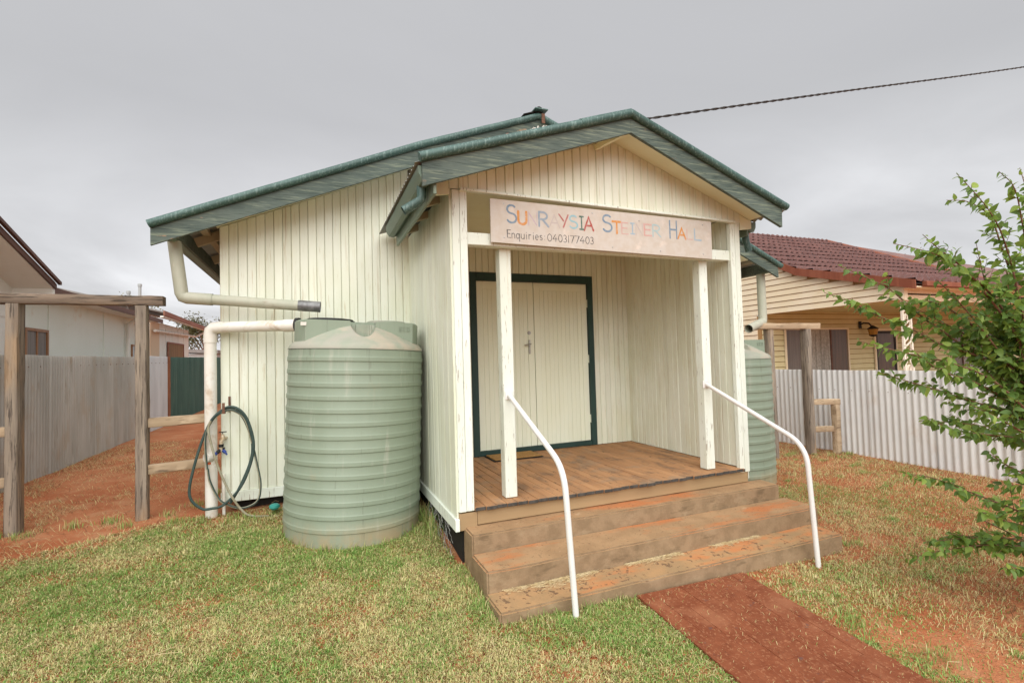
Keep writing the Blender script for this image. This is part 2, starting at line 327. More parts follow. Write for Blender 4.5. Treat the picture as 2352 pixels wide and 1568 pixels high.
# ------------------------------------------------------------------ the hall
HX0, HX1, HY = -1.83, 4.75, 1.795           # main front wall
W, FZ = 2.92, .516                            # porch width, porch floor height
DL, DR, DT = .685, 2.313, 2.646               # door surround
hall = thing('timber_hall', 'cream timber-boarded hall with green barge boards and a gabled porch', 'hall', (1.46, 1.8, .2))
RX = [-2.284, .07, 1.446, 2.82, 5.183]; RZ = [2.878, 3.885, 4.405, 3.875, 2.835]
def zmain(x): return float(np.interp(x, RX, RZ))
QX = [-.30, 1.454, 3.189]; QZ = [3.031, 3.615, 2.989]
def zporch(x): return float(np.interp(x, QX, QZ))
def ztop_main(x): return zmain(x) - .095
def ztop_porch(x): return zporch(x) - .085
def zgb(x): return 2.953 + (2.907 - 2.953) * x / W      # bottom of the porch gable

BW = .078
def board(axis, s0, s1, plane, out, zb, ztf, name='board', parent=None, mat=None, t=.016, bead=True):
    """one vertical lining board. axis 'x': runs along x at y=plane; 'y': runs along y at x=plane; out: +-1 outward direction of the face."""
    w = s1 - s0; dr_ = mat is DOORP; e = .0005 if dr_ else .0010; cw = .0035 if dr_ else .0062; cdp = .0035 if dr_ else .0085
    pr_ = [(s0 + e, 0), (s0 + e, t - cdp), (s0 + cw, t)]
    if bead and w > .12:
        c = (s0 + s1) / 2; pr_ += [(c - .0065, t), (c - .0012, t - .008), (c + .0012, t - .008), (c + .0065, t)]
    pr_ += [(s1 - cw, t), (s1 - e, t - cdp), (s1 - e, 0)]
    j = random.uniform(-.002, .002)
    V = []
    for top in (0, 1):
        for s, d in pr_:
            z = ztf(s) if top else (zb(s) if callable(zb) else zb)
            o = plane + out * (d + (j if d > .001 else 0))
            V.append((s, o, z) if axis == 'x' else (o, s, z))
    n = len(pr_)
    F = [(i, i + 1, n + i + 1, n + i) for i in range(n - 1)] + [tuple(range(n)), tuple(range(n, 2 * n))[::-1]]
    return MB().add(V, F).build(name, mat or CREAM, parent)
def run(axis, a, b, plane, out, zb, ztf, parent, mat=None, w=BW):
    n = max(1, round(abs(b - a) / w)); ww = (b - a) / n
    for i in range(n): board(axis, a + i * ww, a + (i + 1) * ww, plane, out, zb, ztf, 'board', parent, mat)

# front wall of the main hall: backing sheet + single boards
BACK = pm('wall_backing', (.16, .13, .09), None, rough=.9, bump=0)
m = MB()
yb = HY + .002
m.prism([(HX0 + .01, yb, .36), (DL - .02, yb, .36), (DL - .02, yb, ztop_main(DL)), (.07, yb, ztop_main(.07)), (HX0 + .01, yb, ztop_main(HX0))], (0, .08, 0))
m.prism([(DL - .02, yb, DT - .02), (DR + .02, yb, DT - .02), (DR + .02, yb, ztop_main(DR)), (1.446, yb, ztop_main(1.446)), (DL - .02, yb, ztop_main(DL))], (0, .08, 0))
m.prism([(DR + .02, yb, .36), (HX1 - .01, yb, .36), (HX1 - .01, yb, ztop_main(HX1)), (2.82, yb, ztop_main(2.82)), (DR + .02, yb, ztop_main(DR))], (0, .08, 0))
fwall = m.build('front_wall', BACK, hall)
run('x', HX0, .0, HY, -1, .44, lambda s: ztop_main(s), fwall)
run('x', W, HX1, HY, -1, .44, lambda s: ztop_main(s), fwall)
run('x', .1, DL, HY, -1, FZ + .004, lambda s: 2.965, fwall)
run('x', DL, DR, HY, -1, DT, lambda s: 2.965, fwall)
run('x', DR, W - .08, HY, -1, FZ + .004, lambda s: 2.965, fwall)
MB().box(HX0 - .004, -.004, HY - .034, HY + .02, .345, .438, .003).build('base_board', CREAM_PEEL, fwall)
MB().box(W + .004, HX1 + .004, HY - .034, HY + .02, .345, .438, .003).build('base_board', CREAM_PEEL, fwall)
# side and rear walls of the hall
m = MB()
m.box(HX0, HX0 + .08, HY + .003, 10.5, .345, ztop_main(HX0) + .02); m.box(HX1 - .08, HX1, HY + .003, 10.5, .345, ztop_main(HX1) + .02)
m.box(HX0, HX1, 10.42, 10.5, .345, 2.9)
m.build('side_wall', CREAM, hall)
m = MB(); m.box(HX0 + .1, HX1 - .1, HY + .1, 10.3, .05, .34); m.box(.03, W - .03, .03, HY - .05, -.05, .40); m.build('under_floor_shade', DARK, hall)  # solid black blocks put in as the shade beneath the floors

# porch left wall (seen from outside) and right wall (seen from inside)
lw = MB().box(.002, .098, .03, HY - .02, .42, 2.99).build('porch_wall', BACK, hall)
run('y', HY - .018, .004, 0.0, -1, .44, lambda s: 2.985, lw)
run('y', .05, HY - .02, .1, 1, FZ + .002, lambda s: 2.96, lw)
m = MB().bar((-.017, HY - .02, .392), (-.017, -.03, .392), .034, .092, .003).build('base_board', CREAM_PEEL, lw)
rw = MB().box(W - .078, W - .002, .03, HY - .02, .36, 2.95).build('porch_wall', BACK, hall)
run('y', .05, HY - .018, W - .08, -1, FZ + .002, lambda s: 2.955, rw)
run('y', .004, HY - .018, W, 1, .40, lambda s: 2.945, rw)
# corner posts: two narrow boards each
for x0, x1 in ((0, .058), (.061, .119)):
    MB().box(x0, x1, -.018 - random.uniform(0, .004), .028, .484 + random.uniform(-.004, .004), 2.945, .003).build('corner_board', CREAM_PEEL, lw)
for x0, x1 in ((W - .119, W - .061), (W - .058, W + .002)):
    MB().box(x0, x1, -.018 - random.uniform(0, .004), .028, .47, 2.905, .003).build('corner_board', CREAM_PEEL, rw)
# porch gable
m = MB(); m.prism([(-.02, .003, zgb(0) + .01), (W + .02, .003, zgb(W) + .01), (W + .02, .003, ztop_porch(W + .02)), (1.454, .003, ztop_porch(1.454)), (-.02, .003, ztop_porch(-.02))], (0, .06, 0))
gab = m.build('porch_gable', BACK, hall)
def ztp(s): return ztop_porch(s) - .002
n = 38; ww = (W + .04) / n
for i in range(n): board('x', -.02 + i * ww, -.02 + (i + 1) * ww, 0.0, -1, lambda s: zgb(s), ztp, 'board', gab, CREAM)
MB().bar((.06, -.028, zgb(.06) - .006), (W - .06, -.028, zgb(W - .06) - .006), .045, .02, .003).build('ledge', CREAM_PEEL, gab)
# boxed eave ends beside the gable
MB().prism([(-.02, -.014, 2.905), (-.02, -.014, zporch(-.02) - .09), (-.16, -.014, zporch(-.16) - .09), (-.16, -.014, 2.885)], (0, .03, 0)).build('eave_end', SOFFIT, gab)
MB().prism([(W + .02, -.014, 2.84), (W + .02, -.014, zporch(W + .02) - .09), (W + .17, -.014, zporch(W + .17) - .09), (W + .17, -.014, 2.86)], (0, .03, 0)).build('eave_end', SOFFIT, gab)
# ceiling and front beam inside the porch
MB().box(.1, W - .08, .04, HY - .02, 2.967, 2.99).build('porch_ceiling', SOFFIT, hall)
MB().box(.119, W - .119, .0, .095, 2.528, 2.625, .004).build('sign_rail', CREAM_PEEL, hall)

# free-standing porch posts
for x0, tilt in ((.415, -.004), (2.483, .0)):
    m = MB().box(x0, x0 + .1, .075, .172, FZ - .002, 2.527, .005)
    m.build('porch_post', CREAM_PEEL, hall)

# deck boards
fl = MB().box(.12, W - .09, .03, HY - .01, FZ - .06, FZ - .030).build('porch_floor', DARK, hall)
x = .119; i = 0
while x < W - .085:
    w = min(.087, W - .082 - x)
    y0 = -.045 + random.uniform(-.012, .008) - .02 * math.exp(-((x - 1.6) / .08) ** 2)
    dz = random.uniform(-.0015, .0015)
    mm = MB().box(x + .0021, x + w - .0021, y0, HY - .012, FZ - .026, FZ, .0025)
    sag = lambda p: -.010 * max(0, 1 - (p[1] + .06) / .5) * (.4 + .6 * fbm(p[0], 0.3, 2.2)) if p[1] < .5 else 0
    mm.v = [(p[0], p[1], p[2] + dz + float(sag(p))) for p in mm.v]
    o = mm.build('deck_board', DECK, fl); x += w; i += 1
    o.data.materials.append(DECKEND)
    for p in o.data.polygons:
        if p.normal.y < -.6: p.material_index = 1
for xa, xb in ((.02, W - .0),):
    MB().box(.145, W - .02, -.012, .02, .372, .478, .003).build('floor_fascia', TANFASC, fl)
    MB().box(.0, .142, -.016, .02, .345, .472, .003).build('floor_fascia', TANFASC, fl)
    MB().box(.12, W - .04, -.006, .02, .479, .488).build('shadow_gap', DARK, fl)

# door
ds = MB()
ds.box(DL, DL + .075, HY - .028, HY + .06, FZ + .003, DT, .003); ds.box(DR - .075, DR, HY - .028, HY + .06, FZ + .003, DT, .003)
ds.box(DL + .0755, DR - .0755, HY - .028, HY + .06, DT - .097, DT, .003)
ds.box(DL + .0755, DR - .0755, HY - .02, HY + .06, FZ + .003, FZ + .058, .003)
door_frame = ds.build('door_surround', DKGREEN, hall)
def leaf(xa, xb, name):
    z0, z1 = .578, DT - .099; yf = HY + .004
    o = MB().box(xa + .07, xb - .07, yf + .012, yf + .03, z0 + .02, z1 - .08).build(name, DARK, door_frame)
    bm_ = MB(); bm_.box(xa, xa + .078, yf, yf + .03, z0, z1, .002); bm_.box(xb - .078, xb, yf, yf + .03, z0, z1, .002); bm_.box(xa + .0785, xb - .0785, yf, yf + .03, z1 - .095, z1, .002)
    bm_.build('stile', DOORP, o)
    n = 10; w = (xb - xa - .158) / n
    for i in range(n):
        a = xa + .079 + i * w
        board('x', a, a + w, yf + .018, -1, z0, lambda s: z1 - .0955, 'board', o, DOORP, t=.015, bead=False)
    return o
d1 = leaf(DL + .0785, 1.4905, 'door_leaf'); d2 = leaf(1.4985, DR - .0785, 'door_leaf')
MB().box(1.485, 1.504, HY + .03, HY + .05, .58, 2.54).build('door_gap', DARK, door_frame)
m = MB(); m.box(1.412, 1.436, HY - .006, HY + .004, 1.68, 1.85, .003)
m.tube([(1.424, HY - .004, 1.80), (1.424, HY - .045, 1.80), (1.41, HY - .052, 1.798), (1.34, HY - .05, 1.785)], .0085, 8)
m.build('door_handle', CHROME, d1, 40)
m = MB(); m.lathe([(.0, 0), (.022, 0), (.022, .006), (.016, .012), (.0, .012)], (0, 0, 0), 16)
MB().add([(1.424 + p[0], HY + .004 - p[2], 1.935 + p[1]) for p in m.v], m.f).build('deadlock', CHROME, d1, 40)
for z in (.85, 1.6, 2.3):
    MB().tube([(DR - .077, HY - .006, z - .05), (DR - .077, HY - .006, z + .05)], .007, 8).build('hinge', DOORP, d2)

# ---------------- roof: corrugated iron, barge boards, rolls, gutters
IRONROOF = pm('roof_iron', (.30, .30, .29), (.36, .36, .34), 2, (1, 1, 1), .5, [((.25, .16, .1), 4, .6, .75, (1, 1, 1), .5)], .05, 60)
def corr_roof(x0, z0, x1, z1, y0, y1, name, parent, drop=.0, pitch=.076, amp=.009):
    ny = int((y1 - y0) / pitch * 8); rows = []
    for (x, z) in ((x0, z0), (x1, z1)):
        rows.append([(x, y0 + (y1 - y0) * j / ny, z - drop + amp * math.sin(2 * math.pi * (y0 + (y1 - y0) * j / ny) / pitch)) for j in range(ny + 1)])
    return MB().grid(rows).build(name, IRONROOF, parent, 50)
roof = MB().bar((1.446, 1.30, 4.455), (1.446, 10.7, 4.455), .16, .012).build('roof', GREEN_METAL, hall)   # ridge cap carries the roof parts
corr_roof(-2.25, zmain(-2.25) - .012, 1.43, 4.405, 1.40, 10.7, 'roof_sheet', roof, .012)
corr_roof(5.14, zmain(5.14) - .012, 1.46, 4.405, 1.40, 10.7, 'roof_sheet', roof, .012)
corr_roof(-.33, zporch(-.30) - .02, 1.44, 3.615, -.30, 1.72, 'roof_sheet', roof, .008)
corr_roof(3.22, zporch(3.189) - .02, 1.468, 3.615, -.30, 1.72, 'roof_sheet', roof, .008)
# barge boards (each a single plank) and metal barge rolls
def barge(pts_top, pts_bot, y, name='barge_board', th=.03, mat=GREEN):
    return MB().prism([(p[0], y, p[1]) for p in pts_top] + [(p[0], y, p[1]) for p in pts_bot[::-1]], (0, th, 0)).build(name, mat, roof)
barge([(-.286, 3.020), (1.455, 3.600)], [(-.287, 2.835), (1.455, 3.461)], -.326)
barge([(1.457, 3.600), (3.142, 2.974)], [(1.457, 3.461), (3.137, 2.801)], -.326)
barge([(-2.287, 2.86), (.07, 3.86), (1.446, 4.385)], [(-2.287, 2.692), (.03, 3.665), (1.446, 4.215)], 1.39)
barge([(1.448, 4.385), (2.82, 3.86), (5.14, 2.825)], [(1.448, 4.215), (2.82, 3.67), (5.141, 2.672)], 1.39)
def roll(pts, r, name='barge_roll'):
    P = []
    for a, b in zip(pts[:-1], pts[1:]):
        a = np.array(a); b = np.array(b)
        for t in np.linspace(0, 1, 14)[:-1]: P.append(a + (b - a) * t + np.array([0, 0, random.uniform(-.0012, .0012)]))
    P.append(np.array(pts[-1])); return MB().tube(P, r, 14).build(name, GREEN_METAL, roof, 40)
roll([(-.308, -.338, 3.030), (.98, -.338, 3.458)], .034); roll([(.972, -.338, 3.458), (1.452, -.338, 3.618)], .0365)
roll([(1.45, -.338, 3.618), (3.19, -.338, 2.990)], .034)
roll([(-2.30, 1.378, 2.872), (.07, 1.378, 3.885), (1.446, 1.378, 4.405)], .036)
roll([(1.446, 1.378, 4.405), (2.82, 1.378, 3.875), (5.19, 1.378, 2.832)], .036)
# ridge cap ends
MB().prism([(1.40, -.30, 3.635), (1.452, -.30, 3.668), (1.50, -.30, 3.632), (1.452, -.30, 3.65)], (0, 2.0, 0)).build('ridge_cap', GREEN_METAL, roof)
m = MB().tube([(1.446, 1.36, 4.465), (1.446, 10.6, 4.465)], .045, 12); m.build('ridge_cap', DARK, roof, 40)
MB().prism([(1.25, 1.37, 4.40), (1.446, 1.37, 4.475), (1.446, 1.37, 4.45)], (0, .25, 0)).build('ridge_flashing', DARK, roof)
# soffits under the verges
MB().prism([(-.02, -.295, zporch(-.02) - .085), (1.454, -.295, zporch(1.454) - .085), (1.454, -.295, zporch(1.454) - .075), (-.02, -.295, zporch(-.02) - .075)], (0, .29, 0)).build('soffit', SOFFIT, roof)
MB().prism([(W + .16, -.295, zporch(W + .16) - .085), (1.456, -.295, zporch(1.456) - .085), (1.456, -.295, zporch(1.456) - .075), (W + .16, -.295, zporch(W + .16) - .075)], (0, .29, 0)).build('soffit', SOFFIT, roof)
MB().prism([(HX0 - .02, 1.421, ztop_main(HX0)), (.07, 1.421, ztop_main(.07)), (1.446, 1.421, ztop_main(1.446)), (1.446, 1.421, ztop_main(1.446) + .01), (.07, 1.421, ztop_main(.07) + .01), (HX0 - .02, 1.421, ztop_main(HX0) + .01)], (0, .40, 0)).build('soffit', SOFFIT, roof)
MB().prism([(HX1 + .02, 1.421, ztop_main(HX1)), (2.82, 1.421, ztop_main(2.82)), (1.448, 1.421, ztop_main(1.446)), (1.448, 1.421, ztop_main(1.446) + .01), (2.82, 1.421, ztop_main(2.82) + .01), (HX1 + .02, 1.421, ztop_main(HX1) + .01)], (0, .40, 0)).build('soffit', SOFFIT, roof)
MB().bar((1.30, -.02, 3.44), (1.42, -.29, 3.475), .03, .045).build('gable_strut', SOFFIT, roof)
# open eave of the main roof: purlin, rafters, fascia and gutter on the left; same on the right
RAFT = pm('rafter_timber', (.40, .35, .26), (.48, .42, .31), 8, (1, .2, 1), .8, bump=.2)
for sgn, xe, xw in ((-1, -2.10, HX0), (1, 4.99, HX1)):
    ze = zmain(xe)
    for y in np.arange(2.03, 10, .9):
        xa, xb = (xe - sgn * .03, xw - sgn * .1)
        MB().bar((xa, y, zmain(xa) - .10), (xb, y, zmain(xb) - .10), .05, .085).build('rafter', RAFT, roof)
    MB().box(min(xe, xe + sgn * .022), max(xe, xe + sgn * .022), 1.43, 10.6, ze - .17, ze - .035).build('eave_fascia', GREEN, roof)
    MB().bar(((xe + xw) / 2, 1.43, zmain((xe + xw) / 2) - .055), ((xe + xw) / 2, 10.6, zmain((xe + xw) / 2) - .055), .07, .04).build('batten', RAFT, roof)
def gutter(x, y0, y1, z, sgn, slope=0.0):
    prof = [(0, 0), (0, -.085), (sgn * .03, -.102), (sgn * .075, -.095), (sgn * .10, -.05), (sgn * .103, .004), (sgn * .098, .004), (sgn * .094, -.046), (sgn * .07, -.09), (sgn * .03, -.097), (sgn * .004, -.08), (sgn * .004, 0)]
    m = MB(); n = len(prof)
    V = [(x + p[0], y, z + p[1] + slope * (y - y0)) for y in (y0, y1) for p in prof]
    F = [(i, (i + 1) % n, n + (i + 1) % n, n + i) for i in range(n)] + [tuple(range(0, 6)), tuple(range(n, n + 6))[::-1]]
    return m.add(V, F).build('gutter', GUTTER, roof, 35)
gutter(-2.125, 1.43, 10.6, 2.87, -1); gutter(5.015, 1.43, 10.6, 2.845, 1)
# porch eaves: fascia + gutter + short spouts
MB().box(-.205, -.182, -.294, 1.37, 2.80, 2.945, .002).build('eave_fascia', GUTTER, roof)
MB().box(3.075, 3.098, .03, 1.37, 2.80, 2.90, .002).build('eave_fascia', GUTTER, roof)
gutter(-.206, -.292, 1.36, 2.985, -1); gutter(3.099, .03, 1.36, 2.94, 1)
for y in (.3, .75, 1.2):
    MB().bar((-.18, y, 2.90), (.0, y, 2.965), .045, .06).build('rafter', RAFT, roof); MB().bar((3.07, y, 2.86), (W, y, 2.93), .045, .06).build('rafter', RAFT, roof)
def spout(P, r, mat, parent, name='downpipe', open_end=True):
    Q = []
    P = [np.array(p, float) for p in P]
    for i, p in enumerate(P):
        if 0 < i < len(P) - 1:
            a = p + (P[i - 1] - p) / np.linalg.norm(P[i - 1] - p) * r * .7; b = p + (P[i + 1] - p) / np.linalg.norm(P[i + 1] - p) * r * .7
            Q += [a, (a + b + p * 2) / 4, b]
        else: Q.append(p)
    m = MB().tube(Q, r, 16, caps=False); m.tube(Q, r * .93, 16, caps=False)
    o = m.build(name, mat, parent, 50)
    return o
spout([(-.255, -.13, 2.905), (-.255, -.13, 2.80), (-.385, -.11, 2.715)], .034, GREEN_METAL, roof)
spout([(3.15, .12, 2.86), (3.15, .12, 2.80), (3.19, .12, 2.665)], .034, GREEN_METAL, roof)
# main downpipes leading to the tanks
dp = spout([(-2.165, 1.62, 2.80), (-2.105, 1.62, 2.272), (-1.86, 1.60, 2.255)], .055, DOWNP, roof)
spout([(-1.88, 1.602, 2.257), (-1.05, 1.52, 2.195)], .049, DOWNP, roof)
spout([(-1.13, 1.528, 2.203), (-.93, 1.507, 2.188)], .053, GALVP, roof)
spout([(5.06, 1.62, 2.76), (5.04, 1.60, 2.06), (4.56, 1.42, 1.945)], .058, DOWNP, roof)
# insulators, wires and rust bits near the main ridge
PORC = pm('brown_porcelain', (.17, .07, .04), (.22, .10, .06), 10, rough=.35, bump=0)
MB().tube([(1.02, 1.30, 4.02), (1.02, 1.30, 4.07), (1.02, 1.30, 4.10)], [.05, .05, .025], 12).build('insulator', PORC, roof, 40)
m = MB(); m.box(1.46, 1.50, 1.335, 1.345, 4.31, 4.42); m.build('cable_bracket', RUSTBR, roof)
m = MB()
for q in range(7):
    P = [(1.22 + .05 * q + random.uniform(-.03, .03), 1.34 + random.uniform(-.03, .02), 4.12 + random.uniform(-.02, .05) + .02 * q) for q in range(7)]
    m.tube(P, .007, 6)
m.build('loose_wire', PVC, roof, 60)

# ------------------------------------------------------------------ steps, handrails, mat
st = thing('concrete_steps', 'tan concrete steps, three treads dusted with red soil, below the porch', 'steps', (1.5, -.4, 0))
def slab(x0, x1, y0, y1, z0, z1, mat, seed):
    bm = bmesh.new(); bmesh.ops.create_cube(bm, size=1)
    for p in bm.verts: p.co = Vector(((x0 + x1) / 2 + p.co.x * (x1 - x0), (y0 + y1) / 2 + p.co.y * (y1 - y0), (z0 + z1) / 2 + p.co.z * (z1 - z0)))
    bmesh.ops.subdivide_edges(bm, edges=[e for e in bm.edges if abs(e.verts[0].co.x - e.verts[1].co.x) > .1], cuts=40, use_grid_fill=True)
    bmesh.ops.bevel(bm, geom=[e for e in bm.edges if e.calc_face_angle(0) > 1], offset=.012, segments=2, affect='EDGES')
    for p in bm.verts:
        p.co.z += (float(fbm(p.co.x, p.co.y, 7, 3, seed)) - .5) * .008; p.co.y += (float(fbm(p.co.x, p.co.z, 9, 3, seed + 3)) - .5) * .010
    m = MB(); bm.verts.index_update(); m.add([p.co[:] for p in bm.verts], [[q.index for q in f.verts] for f in bm.faces]); bm.free()
    o = m.build('step', CONC_RISER_SHADE, st, 50); o.data.materials.append(mat); o.data.materials.append(CONC_EDGE)
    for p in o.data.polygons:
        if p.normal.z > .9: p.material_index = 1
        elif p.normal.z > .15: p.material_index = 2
    return o
slab(.04, 3.085, -.202, .02, -.1, .366, CONC_TREAD_LIT, 1)
slab(.034, 3.15, -.539, -.196, -.1, .234, CONC_TREAD_LIT, 2)
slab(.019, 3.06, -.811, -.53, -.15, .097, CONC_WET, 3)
STRAW = pm('loose_straw', (.55, .42, .22), (.62, .50, .30), 20, rough=.9, bump=0)
def straw_patch(name, pts, n, parent, ln=(.02, .07), wd=.0016):
    m = MB()
    for i in range(n):
        x0, x1, y0, y1, z = random.choice(pts); x = random.uniform(x0, x1); y = y1 + (y0 - y1) * abs(random.gauss(0, .45)); a = random.gauss(0, .5); L = random.uniform(*ln)
        dx, dy = math.cos(a) * L / 2, math.sin(a) * L / 2; z += random.uniform(.001, .008)
        m.add([(x - dx, y - dy, z), (x + dx, y + dy, z + random.uniform(0, .003)), (x + dx + wd * math.sin(a), y + dy + wd * math.cos(a), z + .001), (x - dx, y - dy + wd, z + .001)], [(0, 1, 2, 3)])
    o = m.build(name, STRAW, parent); o['kind'] = 'stuff'; return o
straw_patch('straw_litter', [(.15, .85, -.60, -.545, .100), (1.1, 1.6, -.60, -.545, .100), (1.9, 2.4, -.60, -.545, .100), (.35, .75, -.66, -.55, .100)], 1500, st)

for (xp, ztop, bend, foot, lab) in ((.463, 1.334, (.452, -.865, .93), (.494, -.89, -.02), 'white bent steel handrail on the post nearer the tall water tank'),
                                    (2.50, 1.328, (2.585, -.885, .88), (2.606, -.925, -.06), 'white bent steel handrail on the post farther from the tall water tank')):
    h = thing('handrail', lab, 'handrail', (foot[0], foot[1], 0), 'handrails of the porch steps')
    A = np.array((xp, .062, ztop)); B = np.array(bend); C_ = np.array(foot)
    P = [A]
    a = B + (A - B) / np.linalg.norm(A - B) * .16; b = B + (C_ - B) / np.linalg.norm(C_ - B) * .16
    for t in np.linspace(0, 1, 9): P.append(a * (1 - t) ** 2 + 2 * B * t * (1 - t) + b * t * t)
    P.append(C_)
    MB().tube(P, .0195, 14).build('tube', STEELW, h, 60)
    MB().box(xp - .035, xp + .035, .066, .0745, ztop - .035, ztop + .035, .002).build('flange', STEELW, h)

o = thing('doormat', 'thin brown coir doormat lying before the double door', 'doormat', (1.1, 1.6, FZ))
MB().box(.80, 1.39, 1.42, 1.755, FZ + .002, FZ + .009, .002).build('rubber_backing', BLACK, o)
MB().box(.815, 1.375, 1.437, 1.74, FZ + .0095, FZ + .022, .004).build('coir_pile', MAT, o)

# chicken wire and gap under the porch edge
m = MB()
for i in range(14):
    for j in range(5):
        y = .12 + i * .055 + (j % 2) * .0275; z = .12 + j * .048
        x = -.03 + .012 * math.sin(i * 1.7 + j)
        m.tube([(x, y, z), (x - .004, y + .0275, z + .022), (x, y + .055, z)], .0012, 4, caps=False); m.tube([(x - .004, y + .0275, z + .022), (x - .004, y + .0275, z + .048)], .0012, 4, caps=False)
o = m.build('chicken_wire', WIREM); tag(o, 'rusty hexagonal wire netting under the edge of the porch', 'netting')
# ------------------------------------------------------------------ water tanks
def tank(loc, label, tilt=(0, 0), sz=1.0, rot=0.0, r=.585):
    t = thing('water_tank', label, 'water tank', loc, 'green ribbed rainwater tanks')
    H = 1.60
    prof = [(.0, 0.0), (r * 1.0, 0.0), (r * 1.0, .06)]
    pitch = .1055; z = .06
    while z + pitch < H - .03:
        prof += [(r, z), (r - .001, z + .058), (r + .0045, z + .061), (r + .0062, z + .065), (r + .0055, z + .094), (r + .003, z + .098)]; z += pitch
    prof += [(r, z + .006), (r - .001, H - .012), (r - .006, H - .004), (r - .006, H)]
    cx, cy, cz = loc
    body = MB().lathe(prof, loc, 96).build('tank_body', TANK, t, 22)
    # dome and moulded deck as one height field over the round plan
    ra = r + .004; N = 120; rings = 64
    ztop = .245; front = -.30
    rd = ra - .050; wn_, dn_ = .108, .150; nx = .02
    def pipe(x): return ztop + .006 - math.sqrt(max(0, 1 - ((x - nx) / wn_) ** 2)) * dn_ if abs(x - nx) < wn_ else 9
    def hgt(x, y):
        rr = math.hypot(x, y)
        d = min(.225, .030 * (1 - math.exp(-(ra - rr) / .012)) + .62 * (ra - rr) * (1 if rr < ra else 0))
        if y < front + .13: d = min(d, pipe(x))
        return max(d, 0)
    V = [(cx, cy, cz + H + hgt(0, 0))]; F = []
    for i in range(1, rings + 1):
        q = (i / rings) ** .8 * ra
        for k in range(N * 2):
            a = math.pi * k / N; x, y = q * math.cos(a), q * math.sin(a); V.append((cx + x, cy + y, cz + H + hgt(x, y)))
    n2 = N * 2
    for k in range(n2): F.append((0, 1 + k, 1 + (k + 1) % n2))
    for i in range(rings - 1):
        a = 1 + i * n2
        for k in range(n2): F.append((a + k, a + n2 + k, a + n2 + (k + 1) % n2, a + (k + 1) % n2))
    b0 = 1 + (rings - 1) * n2; V += [(V[b0 + k][0], V[b0 + k][1], cz + H - .004) for k in range(n2)]
    for k in range(n2): F.append((b0 + k, b0 + n2 + k, b0 + n2 + (k + 1) % n2, b0 + (k + 1) % n2))
    dome = MB().add(V, F).build('dome', TANKTOP, t, 32)
    # moulded deck: front strip with the half-round notch, then the round platform behind it
    xsn = [nx + wn_ * math.sin(q) for q in np.linspace(-math.pi / 2, math.pi / 2, 15)]
    def slice_(yl):
        e_ = math.sqrt(rd * rd - yl * yl)
        pts = [(-e_, -.02), (-e_, ztop - .012), (-e_ + .012, ztop)] + [(-e_ + .012 + (nx - wn_ + e_ - .012) * k / 4, ztop) for k in range(1, 4)]
        pts += [(nx - wn_ - .008, ztop)] + [(q, min(ztop - .004, pipe(q))) for q in xsn] + [(nx + wn_ + .008, ztop)]
        pts += [(nx + wn_ + (e_ - .012 - nx - wn_) * k / 4, ztop) for k in range(1, 4)] + [(e_ - .012, ztop), (e_, ztop - .012), (e_, -.02)]
        return [(cx + p[0], cy + yl, cz + H + p[1]) for p in pts]
    S = [slice_(front + .14 * k / 5) for k in range(6)]
    dk = MB().grid(S); n_ = len(S[0]); dk.add(S[0], [(i, i + 1, n_ - 2 - i, n_ - 1 - i) for i in range(0)] + [tuple(range(n_))])
    yb_ = front + .14; a0 = math.asin(yb_ / rd); arc_ = [a0 + (math.pi - 2 * a0) * k / 60 for k in range(61)]
    lo = [(cx + rd * math.cos(q), cy + rd * math.sin(q), cz + H - .02) for q in arc_]; hi = [(p[0], p[1], cz + H + ztop - .012) for p in lo]; tp = [(cx + (rd - .012) * math.cos(q), cy + (rd - .012) * math.sin(q), cz + H + ztop) for q in arc_]
    dk.grid([lo, hi, tp]); dk.add(tp, [tuple(range(61))])
    dk.add([(cx + q, cy + yb_, cz + H + pipe(q)) for q in xsn[1:-1]] + [(cx + nx + wn_, cy + yb_, cz + H + ztop), (cx + nx - wn_, cy + yb_, cz + H + ztop)], [tuple(range(len(xsn)))])
    dk.build('deck', TANK, t, 30)
    lz = cz + H + ztop
    MB().lathe([(0, .012), (.20, .012), (.205, .0), (.215, .0), (.215, -.01)], (cx - .24, cy + .08, lz + .022), 40).build('inlet_strainer', BLACK, dome, 40)
    MB().lathe([(0, .02), (.19, .02), (.205, .008), (.21, -.012)], (cx - .24, cy + .08, lz + .004), 40).build('lid_ring', TANKTOP, dome, 40)
    MB().lathe([(0, .034), (.17, .034), (.185, .026), (.187, -.012)], (cx + .27, cy + .10, lz), 40).build('lid', TANKTOP, dome, 40)
    MB().box(cx - .485, cx - .44, cy + front - .0065, cy + front - .0035, lz - .055, lz - .026).build('maker_plate', PLW, dome)
    m = MB()      # raised mark pressed into the deck, on the right
    for i, gl in enumerate(('E', 'C', 'O')):
        x0 = cx + .33 + i * .032; zb, h = lz - .075, .034; y = cy + front - .005
        S = {'E': [[(1, 1), (0, 1), (0, 0), (1, 0)], [(0, .5), (.8, .5)]], 'C': [[(1, 1), (0, 1), (0, 0), (1, 0)]], 'O': [[(0, 0), (1, 0), (1, 1), (0, 1), (0, 0)]]}[gl]
        for s in S:
            for a, b in zip(s[:-1], s[1:]): m.bar((x0 + a[0] * .02, y, zb + a[1] * h), (x0 + b[0] * .02, y, zb + b[1] * h), .003, .0035, upv=(0, 1, 0))
    m.build('moulded_mark', TANK, dome)
    t.rotation_euler = (tilt[0], tilt[1], rot); t.scale = (1, 1, sz)
    return t
t1 = tank((-.685, 1.105, .15), 'large pale green ribbed water tank leaning against the left porch wall', (0, R(2.3)))
t2 = tank((3.74, 1.15, .07), 'green ribbed water tank half hidden behind the right side of the porch', (0, 0), .925)
